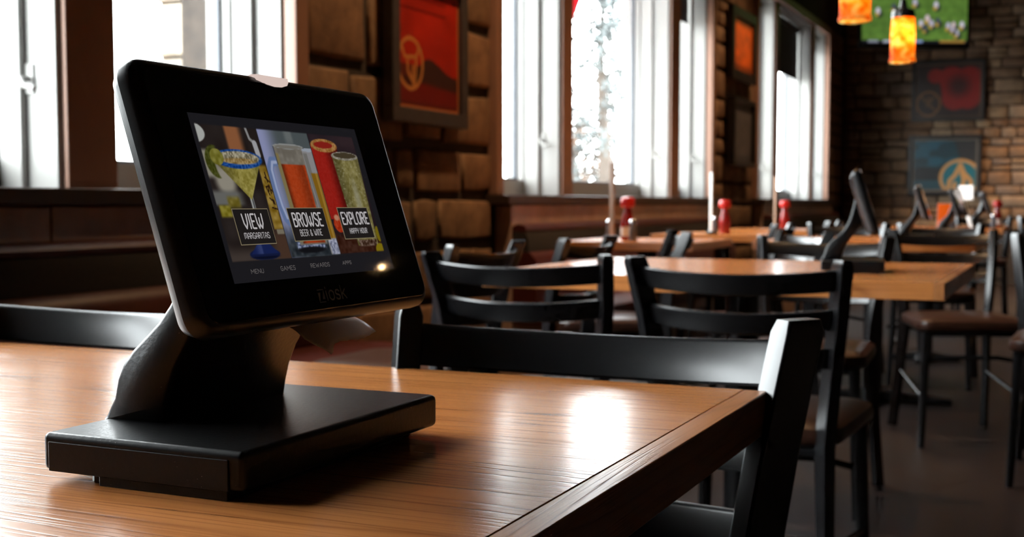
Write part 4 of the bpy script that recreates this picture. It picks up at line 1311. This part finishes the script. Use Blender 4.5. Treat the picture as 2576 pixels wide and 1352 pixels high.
poster('framed_poster', 0.66, 0.62, art_red, (WX + 0.036, 4.53, 1.565), ROT_L, M['frame_grey'], 0.06, 0.05, 'grey-framed red poster with a cream ring emblem on the stone wall')
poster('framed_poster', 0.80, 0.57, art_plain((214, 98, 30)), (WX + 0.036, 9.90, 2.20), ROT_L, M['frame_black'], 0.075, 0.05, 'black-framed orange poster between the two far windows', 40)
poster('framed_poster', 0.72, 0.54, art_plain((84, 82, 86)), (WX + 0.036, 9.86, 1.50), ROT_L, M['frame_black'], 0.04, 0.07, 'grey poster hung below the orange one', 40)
poster('framed_poster', 0.80, 0.695, art_flower, (-1.29, YE - 0.04, 2.22), ROT_B, M['frame_black'], 0.045, 0.04, 'dark poster with a red flower under the television', 90)
poster('framed_poster', 0.80, 0.685, art_teal, (-1.31, YE - 0.04, 1.37), ROT_B, M['frame_black'], 0.045, 0.04, 'teal poster with a cream flame ring on the end wall', 90)

# ------------------------------------------------------------------ television
def art_tv(x, y, asp):
    n = smooth_noise(x.shape, (14, 24), 51)
    img = np.array([96, 132, 56.]) * (0.85 + .25 * n[..., None])
    def bl(m, c):
        nonlocal img
        img = img * (1 - m[..., None]) + np.array(c, float) * m[..., None]
    for k in range(6):
        bl(.25 * (1 - sst(.0, .02, np.abs(y - (.18 + .14 * k + .04 * x)) - .03)), [70, 108, 44])
    R = np.random.default_rng(5)
    for cx, cy_, s in [(.37, .30, .045), (.40, .33, .04), (.56, .34, .04), (.62, .42, .045), (.66, .34, .04), (.72, .38, .04), (.60, .26, .035), (.82, .30, .04), (.87, .32, .035), (.95, .32, .04), (.90, .18, .04), (.86, .24, .03),
                       (.30, .62, .04), (.5, .7, .04), (.7, .66, .04), (.15, .55, .04)]:
        bl(1 - sst(s * .6, s * 1.1, np.hypot(x - cx - .012, (y - cy_ + .05) * asp * 1.0)), [46, 56, 44])
        c = [(214, 208, 226), (196, 190, 214), (70, 76, 92), (222, 200, 206)][R.integers(0, 4)]
        bl(1 - sst(s * .5, s * .9, np.hypot((x - cx) * 1.3, (y - cy_) * asp * .8)), c)
        bl(1 - sst(s * .3, s * .6, np.hypot(x - cx + .01, (y - cy_ + .06) * asp)), [190, 160, 70])
    bar = 1 - sst(.045, .06, y)
    bl(bar, [26, 28, 34])
    for a, b, c in ((.06, .16, (150, 154, 170)), (.2, .34, (190, 196, 214)), (.5, .58, (150, 170, 220)), (.74, .98, (176, 132, 60))):
        bl(bar * sst(-.005, .005, x - a) * (1 - sst(-.005, .005, x - b)) * sst(.008, .016, y), c)
    return img
tv = empty('television', (-1.60, 14.28, 2.64))
tv.rotation_euler = (Matrix.Rotation(math.radians(27), 3, 'Z') @ Matrix(((1, 0, 0), (0, 0, -1), (0, 1, 0)))).to_euler()
TWv, THv = 1.24, 0.72
boxo('housing', (-TWv / 2, 0, -0.06), (TWv / 2, THv, -0.002), M['plastic'], tv, 0.006)
for p, q in (((-TWv / 2, 0, -0.002), (TWv / 2, 0.055, 0.006)), ((-TWv / 2, THv - .03, -0.002), (TWv / 2, THv, 0.006)), ((-TWv / 2, 0.055, -0.002), (-TWv / 2 + .03, THv - .03, 0.006)), ((TWv / 2 - .03, 0.055, -0.002), (TWv / 2, THv - .03, 0.006))):
    boxo('bezel', p, q, M['plastic'], tv, 0.002)
nx, ny = 150, 84
yy = np.linspace(0, 1, ny + 1)[:, None] * np.ones((1, nx + 1)); xx = np.linspace(0, 1, nx + 1)[None] * np.ones((ny + 1, 1))
o = painted('screen', TWv - .06, THv - .085, nx, ny, art_tv(xx, yy, .53), M['tv'], tv)
o.location = (0, 0.055 + (THv - .085) / 2, 0.0005)
MB().tube([(0, THv / 2, -0.06), (0.06, THv / 2, -0.28), (0.16, THv / 2, -0.50)], 0.03, 10).build('wall_arm', M['black_metal'], tv, smooth=40)
tag(tv, 'black wall television showing a football game on green grass', 'television')

# ------------------------------------------------------------------ lamps
def make_pendant():
    r = empty('pendant_lamp')           # origin at the lower rim of the shade
    H = 0.215
    MB().lathe([(0.052, 0.0), (0.0545, 0.004), (0.0545, 0.012), (0.050, 0.02), (0.051, 0.12), (0.047, H - 0.02), (0.043, H - 0.02), (0.047, 0.12), (0.046, 0.02), (0.048, 0.004)], n=28, cap=False).build('shade', M['amber_glass'], r, smooth=60)
    MB().lathe([(0.0485, H - 0.028), (0.0495, H - 0.02), (0.046, H + 0.004), (0.018, H + 0.014), (0.012, H + 0.05)], n=24).build('cap', M['black_metal'], r, smooth=50)
    MB().lathe([(0.004, 0.07), (0.016, 0.078), (0.022, 0.095), (0.022, 0.108), (0.014, 0.13), (0.011, 0.15), (0.011, H)], n=14).build('bulb', M['bulb'], r, smooth=60)
    MB().tube([(0, 0, H + 0.045), (0, 0, ZC - 1.53 - 0.02)], 0.004, 6).build('cord', M['black_metal'], r)
    MB().lathe([(0.055, ZC - 1.53 - 0.025), (0.06, ZC - 1.53 - 0.01), (0.06, ZC - 1.53)], n=20).build('ceiling_rose', M['black_metal'], r, smooth=50)
    return r
P0 = make_pendant()
pends = [(-0.662, 5.49, 'amber mottled glass pendant lamp hanging before the television'), (-0.66, 4.20, 'nearer amber pendant lamp, cut by the top of the picture')]
for i, (x, y, lab) in enumerate(pends):
    p = P0 if i == 0 else copy_tree(P0)
    p.location = (x, y, 1.53)
    tag(p, lab, 'pendant lamp', 'amber pendant lamps')

def downlight(x, y, power, lab, size=85):  # unseen fixture, added as warm fill for the stone walls and banquette panel
    r = empty('fill_downlight', (x, y, ZC))
    MB().lathe([(0.085, -0.012), (0.085, 0.0), (0.07, 0.0), (0.068, -0.012)], n=20, cap=False).build('trim_ring', M['black_metal'], r)
    MB().lathe([(0.066, -0.006), (0.066, -0.002)], n=20).build('lens', M['led_glow'], r)
    ld = bpy.data.lights.new('fill_spot', 'SPOT')
    ld.energy = power
    ld.color = (1.0, 0.60, 0.30)
    ld.spot_size = math.radians(size)
    ld.spot_blend = 0.6
    ld.shadow_soft_size = 0.06
    lo = bpy.data.objects.new('fill_spot', ld)
    link(lo, r)
    lo.location = (0, 0, -0.02)
    tag(r, lab, 'ceiling light', 'added fill downlights out of view')
for i, (x, y, e, n) in enumerate([(-1.6, 4.5, 260, 'unseen warm fill downlight above the red poster'), (-1.6, 9.8, 240, 'unseen warm fill downlight above the orange poster'),
                                  (-1.3, 13.9, 25, 'unseen warm fill downlight above the end wall posters'), (0.1, 13.7, 850, 'unseen warm fill downlight at the right of the end wall'),
                                  (0.9, 8.5, 60, 'unseen warm fill downlight over the far aisle'), (-1.35, 6.9, 220, 'unseen warm fill downlight over the banquette tables')]):
    downlight(x, y, e, n)

# small globe lamp deep in the room (its glint shows in the kiosk glass)
r = empty('globe_pendant', (3.09, 7.64, 2.89))
MB().lathe([(0.002, 0.022), (0.006, 0.024), (0.008, 0.029), (0.008, 0.032), (0.006, 0.038), (0.005, 0.044)], n=16).build('globe', M['bulb'], r, smooth=60)
MB().lathe([(0.010, 0.042), (0.011, 0.075)], n=12).build('socket', M['black_metal'], r)
MB().tube([(0, 0, 0.07), (0, 0, ZC - 2.89)], 0.003, 6).build('cord', M['black_metal'], r)
tag(r, 'small globe pendant lamp deep in the room beyond the aisle', 'pendant lamp')
